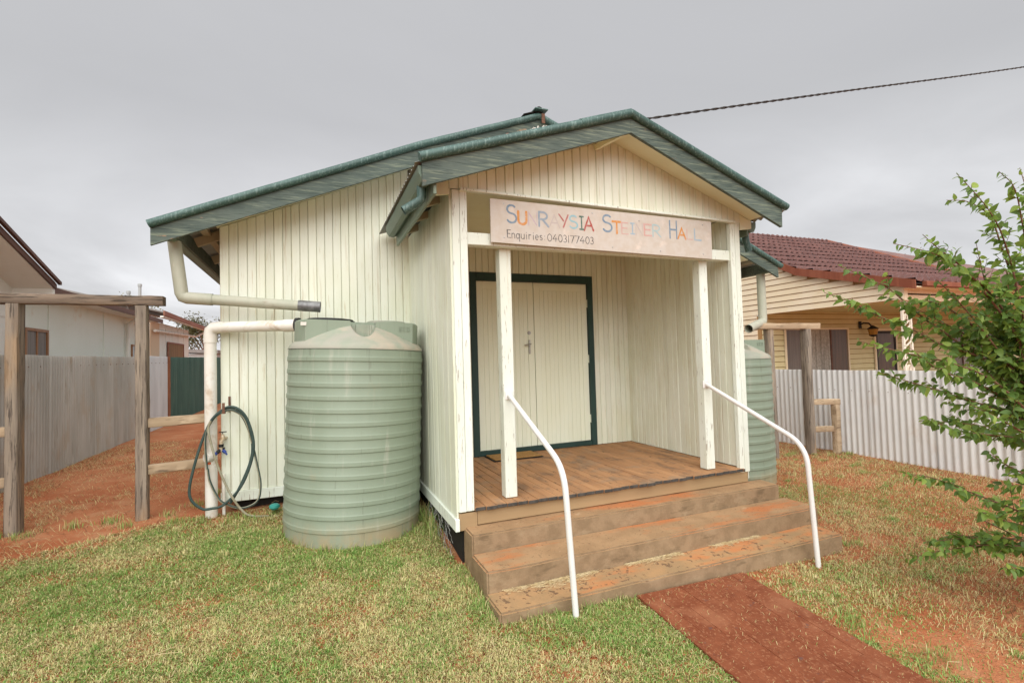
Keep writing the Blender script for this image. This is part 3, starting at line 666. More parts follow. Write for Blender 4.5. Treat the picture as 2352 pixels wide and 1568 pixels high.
# overflow pipe of the near tank
pv = thing('overflow_pipe', 'dusty white plastic overflow pipe running from the tank down the hall corner', 'pipe', (-1.9, 1.71, .2))
e = .06
P = [(-1.9, 1.71, .18), (-1.9, 1.71, 1.93), (-1.893, 1.707, 1.975), (-1.865, 1.695, 2.0), (-1.81, 1.68, 2.004)]
MB().tube([P[0], P[1]], .052, 20).build('standpipe', PVC, pv, 50)
MB().tube([(-1.9, 1.71, 1.86)] + P[1:] + [(-1.78, 1.672, 2.004)], .057, 20).build('elbow', PVC, pv, 50)
MB().tube([(-1.80, 1.677, 2.004), (-1.20, 1.40, 2.0)], .0515, 20).build('cross_pipe', PVC, pv, 50)
MB().tube([(-1.25, 1.424, 2.0), (-1.13, 1.368, 2.0)], .058, 20).build('collar', PVC, pv, 50)
MB().tube([(-1.145, 1.374, 2.0), (-1.118, 1.362, 2.0)], .07, 20).build('seal', BLACK, pv, 50)
MB().tube([(-1.80, 1.72, .18), (-1.80, 1.72, .62)], .014, 10).build('feed_pipe', PVC, pv, 50)

# ------------------------------------------------------------------ tap, hose and hook
tap = thing('garden_tap', 'brass garden tap with black splitter and white timer by the hall corner', 'tap', (-1.8, 1.74, .9))
yt = 1.70
MB().tube([(-1.785, 1.785, .955), (-1.785, yt + .02, .955)], .012, 10).build('spindle_pipe', BRASS, tap, 50)
m = MB(); m.tube([(-1.79, yt + .02, .96), (-1.802, yt, .955), (-1.812, yt - .01, .935), (-1.815, yt - .01, .905)], [.016, .02, .018, .016], 12); m.tube([(-1.80, yt, .955), (-1.803, yt, .985), (-1.803, yt, 1.0)], [.02, .016, .008], 12)
m.build('tap_body', BRASS, tap, 50)
m = MB(); m.tube([(-1.803, yt, .995), (-1.803, yt, 1.018)], .004, 8); m.tube([(-1.835, yt, 1.018), (-1.77, yt, 1.02)], .0045, 8); m.build('tap_handle', BLACK, tap, 50)
m = MB(); m.tube([(-1.815, yt - .01, .908), (-1.815, yt - .01, .882)], .022, 12); m.tube([(-1.815, yt - .01, .86), (-1.848, yt - .015, .832)], .017, 10); m.tube([(-1.815, yt - .01, .86), (-1.785, yt - .02, .872)], .009, 8); m.build('splitter', BLACK, tap, 50)
MB().tube([(-1.815, yt - .01, .884), (-1.815, yt - .01, .845)], .017, 12).build('splitter_core', BRASS, tap, 50)
m = MB(); m.tube([(-1.80, yt - .012, .852), (-1.778, yt - .02, .826)], .015, 10); m.tube([(-1.776, yt - .02, .824), (-1.766, yt - .024, .808)], .008, 8); m.tube([(-1.848, yt - .015, .832), (-1.868, yt - .02, .816)], .015, 10); m.build('hose_connector', PLB, tap, 50)
MB().tube([(-1.868, yt - .02, .818), (-1.905, yt - .03, .776)], .032, 14).build('timer', PLW, tap, 50)
m = MB(); m.tube([(-1.895, yt - .03, .80), (-1.93, yt - .065, .80)], .042, 20); m.build('timer_dial', PLW, tap, 50)
MB().tube([(-1.907, yt - .03, .755), (-1.91, yt - .03, .735)], .019, 12).build('timer_ring', PLO, tap, 50)
MB().tube([(-1.91, yt - .03, .735), (-1.913, yt - .03, .705)], .015, 12).build('timer_outlet', PLW, tap, 50)

def spline(P, n=10):
    P = [np.array(p, float) for p in P]; Q = []
    for i in range(len(P) - 1):
        a = P[max(i - 1, 0)]; b = P[i]; c = P[i + 1]; d = P[min(i + 2, len(P) - 1)]
        for t in np.linspace(0, 1, n, endpoint=False): Q.append(.5 * (2 * b + (c - a) * t + (2 * a - 5 * b + 4 * c - d) * t * t + (3 * b - a - 3 * c + d) * t ** 3))
    Q.append(P[-1]); return Q
yh = 1.62
hose1 = [(-1.912, yh, .40 + .30), (-1.90, yh + .01, .593), (-1.85, yh + .01, .46), (-1.796, yh, .385), (-1.66, yh - .01, .315), (-1.56, yh, .325), (-1.50, yh, .38), (-1.482, yh, .52), (-1.51, yh, .70), (-1.54, yh, .86), (-1.60, yh - .01, 1.12), (-1.68, yh - .015, 1.21), (-1.757, yh - .02, 1.225), (-1.86, yh - .01, 1.16), (-1.925, yh, 1.02), (-1.93, yh, .86), (-1.918, yh, .70)]
hose2 = [(-1.735, yh + .01, .365), (-1.66, yh + .01, .50), (-1.57, yh, .72), (-1.548, yh, .90), (-1.60, yh, 1.10), (-1.665, yh, 1.205), (-1.757, yh, 1.238), (-1.86, yh, 1.17), (-1.935, yh, 1.02), (-2.0, yh - .02, .80), (-2.05, yh - .03, .56), (-2.035, yh - .03, .44), (-1.955, yh - .02, .352), (-1.88, yh - .02, .345), (-1.78, yh - .03, .37), (-1.64, yh - .03, .52), (-1.555, yh - .02, .74), (-1.535, yh - .02, .92), (-1.585, yh - .02, 1.13), (-1.66, yh - .02, 1.235), (-1.75, yh - .02, 1.255), (-1.85, yh - .02, 1.18), (-1.90, yh - .03, 1.08), (-1.875, yh - .04, .92), (-1.82, yh - .045, .71), (-1.72, yh - .05, .45), (-1.62, yh - .06, .29), (-1.54, yh - .08, .245), (-1.42, yh - .10, .232), (-1.32, yh - .14, .228)]
hs = thing('garden_hose', 'coiled dark green and striped garden hose hanging from a rusty hook', 'hose', (-1.75, 1.62, .35))
Q = spline(hose2, 9); kx = int(len(Q) * .74)
MB().tube(Q[:kx + 1], .0118, 10).build('dark_hose', RUBBER, hs, 60)
MB().tube(Q[kx:], .0105, 10).build('pale_hose', RUBBER2, hs, 60)
MB().tube(spline(hose1, 9), .0105, 10).build('striped_hose', RUBBER2, hs, 60)
Q1 = [p + np.array((.0045, -.0075, .002)) for p in spline(hose1, 9)]
MB().tube(Q1, .0062, 8).build('hose_stripe', RUBBER, hs, 60)
m = MB(); m.box(-1.764, -1.745, 1.768, 1.778, 1.20, 1.345); m.box(-1.78, -1.762, 1.60, 1.775, 1.225, 1.231); m.box(-1.785, -1.763, 1.555, 1.563, 1.20, 1.30); m.box(-1.785, -1.763, 1.56, 1.606, 1.2, 1.207); m.box(-1.785, -1.763, 1.60, 1.606, 1.2, 1.231)
o = m.build('hose_hook', RUSTBR); tag(o, 'rusty steel hook on the hall wall holding up the hose', 'hook')
m = MB(); m.lathe([(0, .03), (.03, .03), (.045, .02), (.048, .0), (.03, -.02)], (-1.36, 1.55, .30), 12); o = m.build('sprinkler', TEAL, None, 40); tag(o, 'small teal plastic sprinkler head lying beside the large tank', 'sprinkler')

# ------------------------------------------------------------------ painted sign
sg = thing('sign_board', 'cream painted name board in multicoloured hand lettering across the porch', 'sign', (1.425, -.04, 2.54))
MB().prism([(.307, -.04, 2.895), (2.545, -.04, 2.882), (2.541, -.04, 2.522), (.306, -.04, 2.549)], (0, .018, 0)).build('panel', SIGN, sg)
def arc(cx, cy, rx, ry, a0, a1, n=12): return [(cx + rx * math.cos(math.radians(a)), cy + ry * math.sin(math.radians(a))) for a in np.linspace(a0, a1, n)]
GL = {
 'S': [arc(.5, .76, .42, .23, 40, 240, 10) + arc(.5, .27, .46, .26, 70, -150, 12)],
 'U': [[(.08, 1), (.08, .35)] + arc(.5, .33, .42, .32, 180, 360, 10) + [(.92, 1)]],
 'N': [[(.08, 0), (.08, 1), (.92, 0), (.92, 1)]],
 'R': [[(.1, 0), (.1, 1)], [(.1, 1)] + arc(.45, .74, .42, .25, 80, -90, 10) + [(.1, .5)], [(.4, .5), (1, 0)]],
 'A': [[(0, 0), (.5, 1), (1, 0)], [(.2, .36), (.8, .36)]],
 'Y': [[(0, 1), (.5, .5)], [(1, 1), (.45, 0)]],
 'I': [[(.5, 0), (.5, 1)], [(.1, 1), (.9, 1)], [(.1, 0), (.9, 0)]],
 'T': [[(0, 1), (1, 1)], [(.5, 1), (.5, 0)]],
 'E': [[(1, 1), (.05, 1), (.05, 0), (1, 0)], [(.05, .52), (.85, .52)]],
 'H': [[(.08, 0), (.08, 1)], [(.92, 0), (.92, 1)], [(.08, .5), (.92, .5)]],
 'L': [[(.08, 1), (.08, 0), (1, 0)]],
 'n': [[(.1, 0), (.1, .6)], [(.1, .42)] + arc(.5, .36, .38, .24, 150, 0, 8) + [(.88, 0)]],
 'q': [arc(.45, .3, .36, .3, 20, 380, 14), [(.85, .6), (.85, -.36), (.95, -.3)]],
 'u': [[(.1, .6), (.1, .2)] + arc(.45, .2, .35, .2, 180, 340, 8), [(.85, .6), (.85, 0)]],
 'i': [[(.5, 0), (.5, .55)], [(.5, .78), (.54, .82)]],
 'r': [[(.2, 0), (.2, .6)], [(.2, .4)] + arc(.55, .36, .35, .22, 150, 50, 6)],
 'e': [[(.12, .3), (.86, .32)] + arc(.5, .3, .37, .3, 5, 310, 12)],
 's': [arc(.5, .45, .3, .14, 40, 240, 8) + arc(.5, .16, .34, .15, 70, -150, 8)],
 ':': [[(.5, .1), (.52, .13)], [(.5, .5), (.52, .53)]],
 '0': [arc(.5, .5, .42, .5, 90, 455, 16)],
 '1': [[(.5, 1), (.5, 0)]],
 '3': [arc(.45, .75, .38, .25, 140, -80, 9) + arc(.45, .26, .45, .27, 80, -140, 10)],
 '4': [[(.6, 1), (.02, .35), (.95, .35)], [(.68, .6), (.62, 0)]],
 '7': [[(0, 1), (.95, 1), (.35, 0)]],
}
LM = {}
def lmat(c):
    if c not in LM: LM[c] = pm('sign_paint', c, tuple(q * .8 + .12 for q in c), 30, rough=.6, bump=0, layers=[((.70, .595, .505), 45, .62, .72, (1, 1, 1), .4)])
    return LM[c]
def glyph(ch, x0, x1, z0, z1, col, wd, y=-.0405, name='letter'):
    m = MB()
    for s in GL[ch]:
        p = [np.array((x0 + a * (x1 - x0), z0 + b * (z1 - z0))) for a, b in s]
        L_, R_ = [], []
        for i in range(len(p)):
            t = p[min(i + 1, len(p) - 1)] - p[max(i - 1, 0)]; t = t / (np.linalg.norm(t) + 1e-9); nn = np.array((-t[1], t[0]))
            w = wd * (.5 + random.uniform(-.06, .06))
            if 0 < i < len(p) - 1:
                t1_ = (p[i] - p[i - 1]) / (np.linalg.norm(p[i] - p[i - 1]) + 1e-9); c = abs(t1_ @ t); w = min(w / max(c, .45), wd)
            L_.append(p[i] + nn * w); R_.append(p[i] - nn * w)
        yy = y - random.uniform(.0002, .0008)
        V = [(q[0], yy, q[1]) for q in L_] + [(q[0], yy, q[1]) for q in R_]; n = len(p)
        m.add(V, [(i, i + 1, n + i + 1, n + i) for i in range(n - 1)])
        for e_ in (p[0], p[-1]):
            k = 8; m.add([(e_[0] + wd * .5 * math.cos(6.283 * j / k), yy + .00003, e_[1] + wd * .5 * math.sin(6.283 * j / k)) for j in range(k)], [tuple(range(k))])
    return m.build(name, lmat(col), sg)
BLU = (.17, .25, .33); ORG = (.62, .25, .05); LIL = (.50, .37, .43); GRY = (.26, .32, .38); PAL = (.50, .42, .39); RED = (.42, .13, .11); AQU = (.27, .48, .53); DGR = (.07, .14, .10); PNK = (.60, .36, .32); DRD = (.40, .07, .05); LRD = (.60, .33, .29); AQP = (.36, .50, .51); SKB = (.33, .43, .50)
for ch, x0, x1, z0, z1, c, w in (('S', .441, .529, 2.713, 2.857, BLU, .016), ('U', .537, .621, 2.708, 2.812, ORG, .020), ('N', .627, .714, 2.707, 2.811, LIL, .009), ('R', .718, .813, 2.705, 2.823, GRY, .017),
        ('A', .821, .915, 2.705, 2.807, PAL, .010), ('Y', .911, .997, 2.711, 2.818, RED, .013), ('S', 1.006, 1.088, 2.709, 2.817, AQU, .014), ('I', 1.103, 1.147, 2.706, 2.815, DGR, .014), ('A', 1.150, 1.240, 2.701, 2.815, DRD, .016),
        ('S', 1.331, 1.430, 2.704, 2.850, BLU, .017), ('T', 1.433, 1.520, 2.696, 2.799, ORG, .018), ('E', 1.525, 1.594, 2.697, 2.796, PNK, .010), ('I', 1.618, 1.665, 2.703, 2.797, SKB, .013), ('N', 1.670, 1.754, 2.698, 2.802, PAL, .010),
        ('E', 1.765, 1.844, 2.699, 2.799, LRD, .014), ('R', 1.852, 1.947, 2.695, 2.801, AQP, .013), ('H', 2.045, 2.136, 2.692, 2.852, BLU, .016), ('A', 2.143, 2.231, 2.693, 2.792, ORG, .017), ('L', 2.243, 2.315, 2.694, 2.788, PNK, .009), ('L', 2.332, 2.415, 2.693, 2.795, SKB, .015)):
    glyph(ch, x0, x1, z0, z1, c, w)
INK = (.045, .04, .038); x = .443
glyph('E', .443, .472, 2.593, 2.655, INK, .0058)
x = .480
for ch, w in (('n', .032), ('q', .036), ('u', .036), ('i', .018), ('r', .030), ('i', .018), ('e', .034), ('s', .030), (':', .022)):
    glyph(ch, x, x + w, 2.590, 2.656, INK, .0052); x += w + .006
x = .796
for ch, w in zip('0403177403', (.046, .042, .042, .034, .018, .04, .042, .044, .042, .034)):
    glyph(ch, x, x + w, 2.586, 2.645, INK, .0054); x += w + .0065
for (sx, sz) in ((.422, 2.863), (.418, 2.591), (1.233, 2.854), (1.715, 2.825), (2.44, 2.842), (1.427, 2.572), (1.939, 2.565), (2.436, 2.563)):
    m = MB().lathe([(0, .004), (.005, .003), (.0065, 0)], (0, 0, 0), 10)
    MB().add([(sx + p[0], -.0402 - p[2], sz + p[1]) for p in m.v], m.f).build('screw', CHROME, sg)

# ------------------------------------------------------------------ overhead service cable
def cab(ph):
    K = [(1.47, 1.33, 4.16), (2.75, 1.05, 4.43), (5.8, 1.0, 5.245), (11.07, .99, 6.66), (17, .95, 8.35), (24, .9, 10.4)]
    P = spline(K, 60); Q = []; s = 0
    for i, p in enumerate(P):
        if i: s += np.linalg.norm(P[i] - P[i - 1])
        a = s / .30 * 2 * math.pi + ph; Q.append(p + np.array((0, math.cos(a), math.sin(a))) * .0085)
    return Q
cb_ = thing('service_cable', 'black twisted overhead power cable running from the hall roof over the neighbouring house', 'cable', (1.47, 1.33, 4.16))
MB().tube(cab(0), .0085, 6).build('strand', CABLE, cb_, 60); MB().tube(cab(math.pi), .0085, 6).build('strand', CABLE, cb_, 60)

# ------------------------------------------------------------------ old timber frames either side
def rough_bar(a, b, w, h, seed, upv=(0, 0, 1), n=14, c=.006):
    a = np.array(a, float); b = np.array(b, float); d = b - a; L = np.linalg.norm(d); d /= L; u = np.array(upv, float); x = np.cross(d, u); x /= np.linalg.norm(x); u = np.cross(x, d)
    pr_ = [(-w / 2 + c, -h / 2), (w / 2 - c, -h / 2), (w / 2, -h / 2 + c), (w / 2, h / 2 - c), (w / 2 - c, h / 2), (-w / 2 + c, h / 2), (-w / 2, h / 2 - c), (-w / 2, -h / 2 + c)]
    V = []
    for i in range(n + 1):
        s = i / n * L
        for k, (p, q) in enumerate(pr_):
            j = (float(fbm(s * 1.0 + k * 3.1, seed * 1.7, 6, 3, seed)) - .5) * .016
            V.append(a + d * s + x * (p + j) + u * (q + j * .8))
    F = [(i * 8 + k, i * 8 + (k + 1) % 8, (i + 1) * 8 + (k + 1) % 8, (i + 1) * 8 + k) for i in range(n) for k in range(8)] + [tuple(range(8))[::-1], tuple(range(n * 8, n * 8 + 8))]
    return MB().add(V, F)
fl_ = thing('timber_gateway', 'weathered timber gateway of two posts and a long beam, left of the hall', 'gateway', (-2.49, 1.93, .25), 'old timber gateways')
rough_bar((-5.4, 1.935, 2.28), (-2.315, 1.935, 2.272), .12, .088, 1, n=30).build('beam', TIMBERX, fl_, 50)
rough_bar((-3.41, 1.94, .15), (-3.41, 1.94, 2.232), .085, .13, 2, upv=(0, 1, 0)).build('post', TIMBER, fl_, 50)
rough_bar((-2.49, 1.93, .15), (-2.49, 1.93, 2.225), .09, .10, 3, upv=(0, 1, 0)).build('post', TIMBER, fl_, 50)
for z, s in ((1.127, 4), (.695, 5)):
    rough_bar((-2.444, 1.93, z), (-1.90, 1.98, z + .012), .05, .086, s).build('rail', TIMBERL, fl_, 50)
    rough_bar((-4.32, 1.94, z - .02), (-3.455, 1.94, z), .05, .086, s + 5).build('rail', TIMBERL, fl_, 50)
fr_ = thing('timber_gateway', 'smaller weathered timber gateway with low side rails by the pale zinc fence', 'gateway', (5.83, 1.55, .1), 'old timber gateways')
rough_bar((4.78, 1.55, 1.987), (6.09, 1.55, 1.985), .11, .085, 6, n=12).build('beam', TIMBERL, fr_, 50)
rough_bar((5.09, 1.56, .0), (5.09, 1.56, 1.944), .10, .10, 7, upv=(0, 1, 0)).build('post', TIMBER, fr_, 50)
rough_bar((5.83, 1.55, .0), (5.83, 1.55, 1.942), .10, .11, 8, upv=(0, 1, 0)).build('post', TIMBER, fr_, 50)
rough_bar((6.19, 1.40, .0), (6.19, 1.40, .81), .09, .09, 9, upv=(0, 1, 0)).build('post', TIMBERL, fr_, 50)
rough_bar((5.88, 1.53, .855), (6.25, 1.38, .853), .06, .082, 10, n=6).build('rail', TIMBERL, fr_, 50)
rough_bar((5.88, 1.53, .455), (6.15, 1.42, .455), .05, .082, 11, n=6).build('rail', TIMBERL, fr_, 50)

# ------------------------------------------------------------------ corrugated fences
def sheet(x, y0, y1, z0, zt, parent, mat, side, pitch=.076, amp=.015, lean=0.0):
    n = max(8, int(round((y1 - y0) / pitch * 8))); rows = []
    for f in (0, 1):
        rows.append([(x + side * amp * math.sin(2 * math.pi * (y0 + (y1 - y0) * j / n) / pitch) + lean * f, y0 + (y1 - y0) * j / n, (z0 if not f else zt) ) for j in range(n + 1)])
    o = MB().grid(rows).build('sheet', mat, parent, 60); return o
FX = -4.373
fg = thing('corrugated_fence', 'old grey corrugated iron fence along the red dirt beside the hall', 'fence', (FX, 5, .25), 'corrugated iron fences')
y = 1.2; k = 0
while y < 9.5:
    zt = 1.853 + .012 * (y - 4.3) + random.uniform(-.012, .006)
    sheet(FX + (.012 if k % 2 else 0) + random.uniform(-.006, .006), y, y + .80, .19, zt, fg, IRON, 1, lean=random.uniform(-.012, .012)); y += .76; k += 1
for yy in (9.54, 10.25): sheet(FX + .006 * (yy > 10), yy, yy + .76, .19, 1.925, fg, IRON2, 1)
for yy in np.arange(1.6, 9.4, .152):   # row of roofing nails
    pass
m = MB()
for yy in np.arange(1.7, 11.0, .304): m.ball((FX + .021, yy, 1.70 + .012 * (yy - 4.3)), .008, 6, 4)
o = m.build('nail_row', RUSTBR, fg); o['kind'] = 'stuff'
fgr = thing('corrugated_fence', 'dark green painted corrugated fence beyond the grey one', 'fence', (FX, 14, .25), 'corrugated iron fences')
MB().box(FX + .01, FX + .03, 10.94, 11.12, .19, 1.93).build('rusty_strip', RUST, fgr)
y = 11.05
while y < 19.5: sheet(FX + random.uniform(-.004, .004), y, y + .80, .19, 1.925 + .012 * (y - 11), fgr, IRONG, 1); y += .76
FR = 6.337
fr2 = thing('corrugated_fence', 'low pale zinc corrugated fence in front of the neighbouring cream house', 'fence', (FR, 0, .1), 'corrugated iron fences')
y = -7.4; k = 0
while y < 9.0: sheet(FR + (.01 if k % 2 else 0), y, y + .80, .02, 1.318 + random.uniform(-.004, .004), fr2, IRONW, -1, pitch=.083, amp=.010); y += .76; k += 1
m = MB()
for yy in np.arange(-3, 5.0, .249): m.ball((FR - .022, yy, 1.02), .006, 6, 4)
o = m.build('nail_row', RUSTBR, fr2); o['kind'] = 'stuff'
# ------------------------------------------------------------------ neighbouring house on the left
FIBRO = pm('pale_green_fibro', (.82, .87, .80), (.79, .84, .76), 1.2, (1, 1, .6), .7, [((.66, .45, .24), 1.3, .54, .68, (1, .8, .8), .55), ((.50, .64, .53), .8, .56, .75, (1, 1, 1.2), .3), ((.55, .42, .25), 9, .62, .76, (1, 1, .15), .35)], .1, 60)
FIBROW = pm('cream_white_fibro', (.84, .83, .77), (.80, .78, .71), 1.5, (1, 1, .5), .7, [((.50, .40, .27), 6, .6, .8, (1, 1, .2), .35)], .1, 60)
BROWNF = pm('brown_fascia', (.10, .048, .035), (.14, .07, .05), 6, Y_, .6, bump=.1)
REDF = pm('faded_red_fascia', (.24, .085, .05), (.30, .13, .085), 6, Y_, .65, [((.5, .38, .28), 8, .62, .75, Y_, .5)], .15, 50)
ORANGEW = pm('varnished_window_timber', (.28, .13, .055), (.34, .17, .08), 12, V_, .5, bump=.1)
GLASS = pm('dark_window_glass', (.055, .05, .045), (.09, .08, .07), 3, (1, 1, .3), .12, bump=0, spec=.6)
CURT = pm('grey_curtain', (.30, .27, .25), (.20, .18, .165), 30, (1, 1, .02), .8, bump=.3, bscale=40, bstretch=(1, 1, .02))
BLIND = pm('brown_blind', (.30, .17, .085), (.25, .14, .07), 10, V_, .8, bump=.05)
ROOFG = pm('old_grey_roof_sheet', (.22, .20, .19), (.28, .25, .23), 3, rough=.8, bump=.1)
GREYP = pm('grey_vent_pipe', (.42, .42, .41), None, rough=.5, bump=0)
lh = thing('neighbour_house', 'white and pale green fibro house with brown gable edge beyond the grey fence', 'house', (-8, 8, .2))
XW = -6.0
def wall_x(x, y0, y1, z0, z1, mat, parent, name='wall', th=-.1): return MB().box(min(x, x + th), max(x, x + th), y0, y1, z0, z1).build(name, mat, parent)
# gabled front body (gable faces the hall)
ridge_y, ridge_z = 2.2, 5.23
sl = .352
MB().prism([(XW, -3.6, 0), (XW, 8.19, 0), (XW, 8.19, 3.14), (XW, ridge_y, 5.14), (XW, -3.6, 3.14)], (-.1, 0, 0)).build('gable_wall', FIBROW, lh)
gw = MB().box(-14, XW - .1, 8.09, 8.19, 0, 3.14).build('rear_wall', FIBROW, lh)
for yy in (4.9, 6.1, 7.3):
    MB().box(XW, XW + .014, yy - .03, yy + .03, 0, 3.35 + (8.19 - yy) * .3).build('cover_batten', FIBROW, lh)
MB().box(XW, XW + .014, 5, 8.19, 2.62, 2.68).build('cover_batten', FIBROW, lh)
def roofslab(y0, z0, y1, z1, x0, x1, th, mat, name='roof_slope', parent=lh): return MB().prism([(x0, y0, z0), (x0, y1, z1), (x0, y1, z1 + th), (x0, y0, z0 + th)], (x1 - x0, 0, 0)).build(name, mat, parent)
rs = roofslab(ridge_y, ridge_z - .02, 7.95, 3.24, -13, -5.42, .05, ROOFG); roofslab(ridge_y, ridge_z - .02, -3.6, 3.21, -13, -5.42, .05, ROOFG)
MB().prism([(-5.41, ridge_y, ridge_z - .10), (-5.41, 7.90, 3.15), (-5.41, 7.90, 3.245), (-5.41, ridge_y, ridge_z + .02)], (.03, 0, 0)).build('barge_board', BROWNF, rs)
MB().prism([(-5.375, ridge_y, ridge_z + .03), (-5.375, 7.95, 3.24), (-5.375, 7.95, 3.295), (-5.375, ridge_y, ridge_z + .09)], (.05, 0, 0)).build('barge_capping', BROWNF, rs)
MB().prism([(-5.42, ridge_y, ridge_z - .10), (-5.42, 7.9, 3.15), (-5.42, 7.9, 3.16), (-5.42, ridge_y, ridge_z - .09)], (-.60, 0, 0)).build('soffit', FIBROW, rs)
MB().box(-6.0, -5.42, 7.86, 7.93, 3.05, 3.16).build('eave_box', FIBROW, rs)
# long rear part with a level eave
MB().box(XW - .1, XW, 8.2, 14.9, 0, 3.2).build('side_wall', FIBRO, lh)
for yy in (9.19, 12.05): MB().box(XW, XW + .02, yy - .04, yy + .04, 0, 3.18).build('cover_batten', FIBRO, lh)
MB().prism([(-5.5, 8.0, 3.20), (-9, 8.0, 4.3), (-9, 8.0, 4.25), (-5.5, 8.0, 3.15)], (0, 7.3, 0)).build('roof_slope', ROOFG, lh)
MB().box(-5.52, -5.48, 7.95, 15.3, 3.10, 3.215).build('eave_fascia', BROWNF, lh)
MB().box(-6.0, -5.52, 8.2, 15.2, 3.12, 3.14).build('soffit', FIBROW, lh)
MB().tube([(-5.62, 13.4, 3.1), (-5.93, 13.6, 2.95), (-5.93, 13.6, .3)], .045, 10).build('downpipe', FIBROW, lh, 50)
def window_x(y0, y1, z0, z1, parent, fm, x=XW, split=1, fill=None):
    w = MB(); f = .055
    w.box(x, x + .035, y0, y1, z1 - f, z1); w.box(x, x + .035, y0, y1, z0, z0 + f); w.box(x, x + .035, y0, y0 + f, z0 + f, z1 - f); w.box(x, x + .035, y1 - f, y1, z0 + f, z1 - f)
    o = w.build('window', fm, parent)
    for i in range(split):
        a = y0 + f + (y1 - y0 - 2 * f) * i / split; b = y0 + f + (y1 - y0 - 2 * f) * (i + 1) / split
        MB().box(x + .004, x + .012, a + .01, b - .01, z0 + f, z1 - f).build('pane', fill or GLASS, o)
        if i: MB().box(x + .013, x + .032, a - .02, a + .02, z0 + f, z1 - f).build('mullion', fm, o)
    return o
window_x(8.25, 9.12, 1.5, 2.48, lh, ORANGEW, split=2, fill=CURT)
window_x(14.1, 14.8, 1.4, 2.38, lh, ORANGEW, fill=GLASS)
for (x, y, zt) in ((-6.29, 16.0, 4.47), (-6.6, 16.0, 4.23)):
    o = thing('vent_pipe', 'tall grey vent pipe above the roof behind the pale green wall' if zt > 4.3 else 'short grey vent pipe above the roof behind the pale green wall', 'vent pipe', (x, y, 3.2), 'roof vent pipes')
    MB().tube([(x, y, 3.2), (x, y, zt - .08)], .045, 10).build('pipe', GREYP, o, 50); MB().tube([(x, y, zt - .10), (x, y, zt - .02), (x, y, zt)], [.06, .06, .03], 10).build('cap', GREYP, o, 50)
# outbuilding behind it
ob = thing('rear_outbuilding', 'cream outbuilding with red fascia behind the pale green house', 'outbuilding', (-8, 19, .2))
MB().box(-9, -6.0, 15.9, 21.4, 0, 3.25).build('wall', FIBROW, ob)
MB().box(-5.998, -5.97, 15.9, 16.9, 0, 3.2).build('peach_panel', pm('peach_wall', (.74, .55, .38), None, rough=.8, bump=.05), ob)
for yy in (17.8, 18.7, 19.6, 20.5): MB().box(-6, -5.985, yy - .03, yy + .03, 0, 3.2).build('cover_batten', FIBROW, ob)
MB().prism([(-5.5, 15.4, 3.50), (-9, 15.4, 4.4), (-9, 15.4, 4.35), (-5.5, 15.4, 3.45)], (0, 7.8, 0)).build('roof_slope', ROOFG, ob)
MB().prism([(-5.5, 15.4, 3.36), (-5.5, 15.4, 3.52), (-5.5, 23.2, 3.44), (-5.5, 23.2, 3.30)], (.04, 0, 0)).build('fascia', REDF, ob)
MB().box(-5.6, -5.50, 15.45, 23.1, 3.30, 3.36).build('eave_board', FIBROW, ob)
MB().tube([(-5.85, 15.9, 2.9), (-5.85, 22.0, 3.02), (-5.6, 22.6, 3.25)], .045, 10).build('waste_pipe', PVC, ob, 50)
window_x(17.9, 20.3, 1.7, 2.62, ob, REDF, x=-5.97, fill=BLIND)
sh = thing('grey_shed', 'small grey shed far behind, under the trees', 'shed', (-7.6, 30, 0))
MB().box(-9.2, -6.4, 30, 33, 0, 2.45).build('wall', GREYP, sh); MB().prism([(-9.4, 29.8, 2.6), (-6.2, 29.8, 2.45), (-6.2, 29.8, 2.65), (-9.4, 29.8, 2.8)], (0, 3.4, 0)).build('roof', ROOFG, sh); MB().box(-7.7, -6.9, 29.97, 30.0, 0, 2.0).build('door', FIBROW, sh)

# ------------------------------------------------------------------ neighbouring house on the right
WB = pm('cream_weatherboard', (.66, .595, .36), (.62, .55, .31), 2, (1, 1, 1), .6, [((.58, .38, .18), 5, .6, .8, (.3, .3, 1), .4)], .06, 60, rnd=.02)
WBP = pm('pale_weatherboard', (.80, .70, .52), (.77, .66, .46), 2, (1, 1, 1), .6, [((.62, .42, .22), 5, .6, .8, (.3, .3, 1), .35)], .06, 60, rnd=.02)
TILE = pm('red_pressed_tile', (.125, .046, .036), (.165, .066, .052), 5, (1, 1, 1), .36, [((.30, .20, .18), 30, .6, .75, (1, 1, 1), .35)], .06, 60, spec=.7, rnd=.06)
REDC = pm('rust_red_capping', (.21, .062, .032), (.26, .085, .045), 8, V_, .6, [((.10, .03, .02), 20, .6, .75, V_, .4)], .05, 60)
WBK = pm('weatherboard_shadow_backing', (.34, .21, .09), None, rough=.9, bump=0)  # brown put in as the shadow line in the board grooves
rh = thing('neighbour_house', 'cream weatherboard house with red tiled roof beyond the zinc fence', 'house', (15, 6, .1))
AX, VY, BY = 10.26, 2.8, 6.27
def roofz(y): return 2.93 + .268 * (y - 2.45) if y < 5.0 else 2.93 + .268 * 2.55 + .545 * (y - 5.0)
RIDY, RIDZ = 8.5, roofz(8.5)
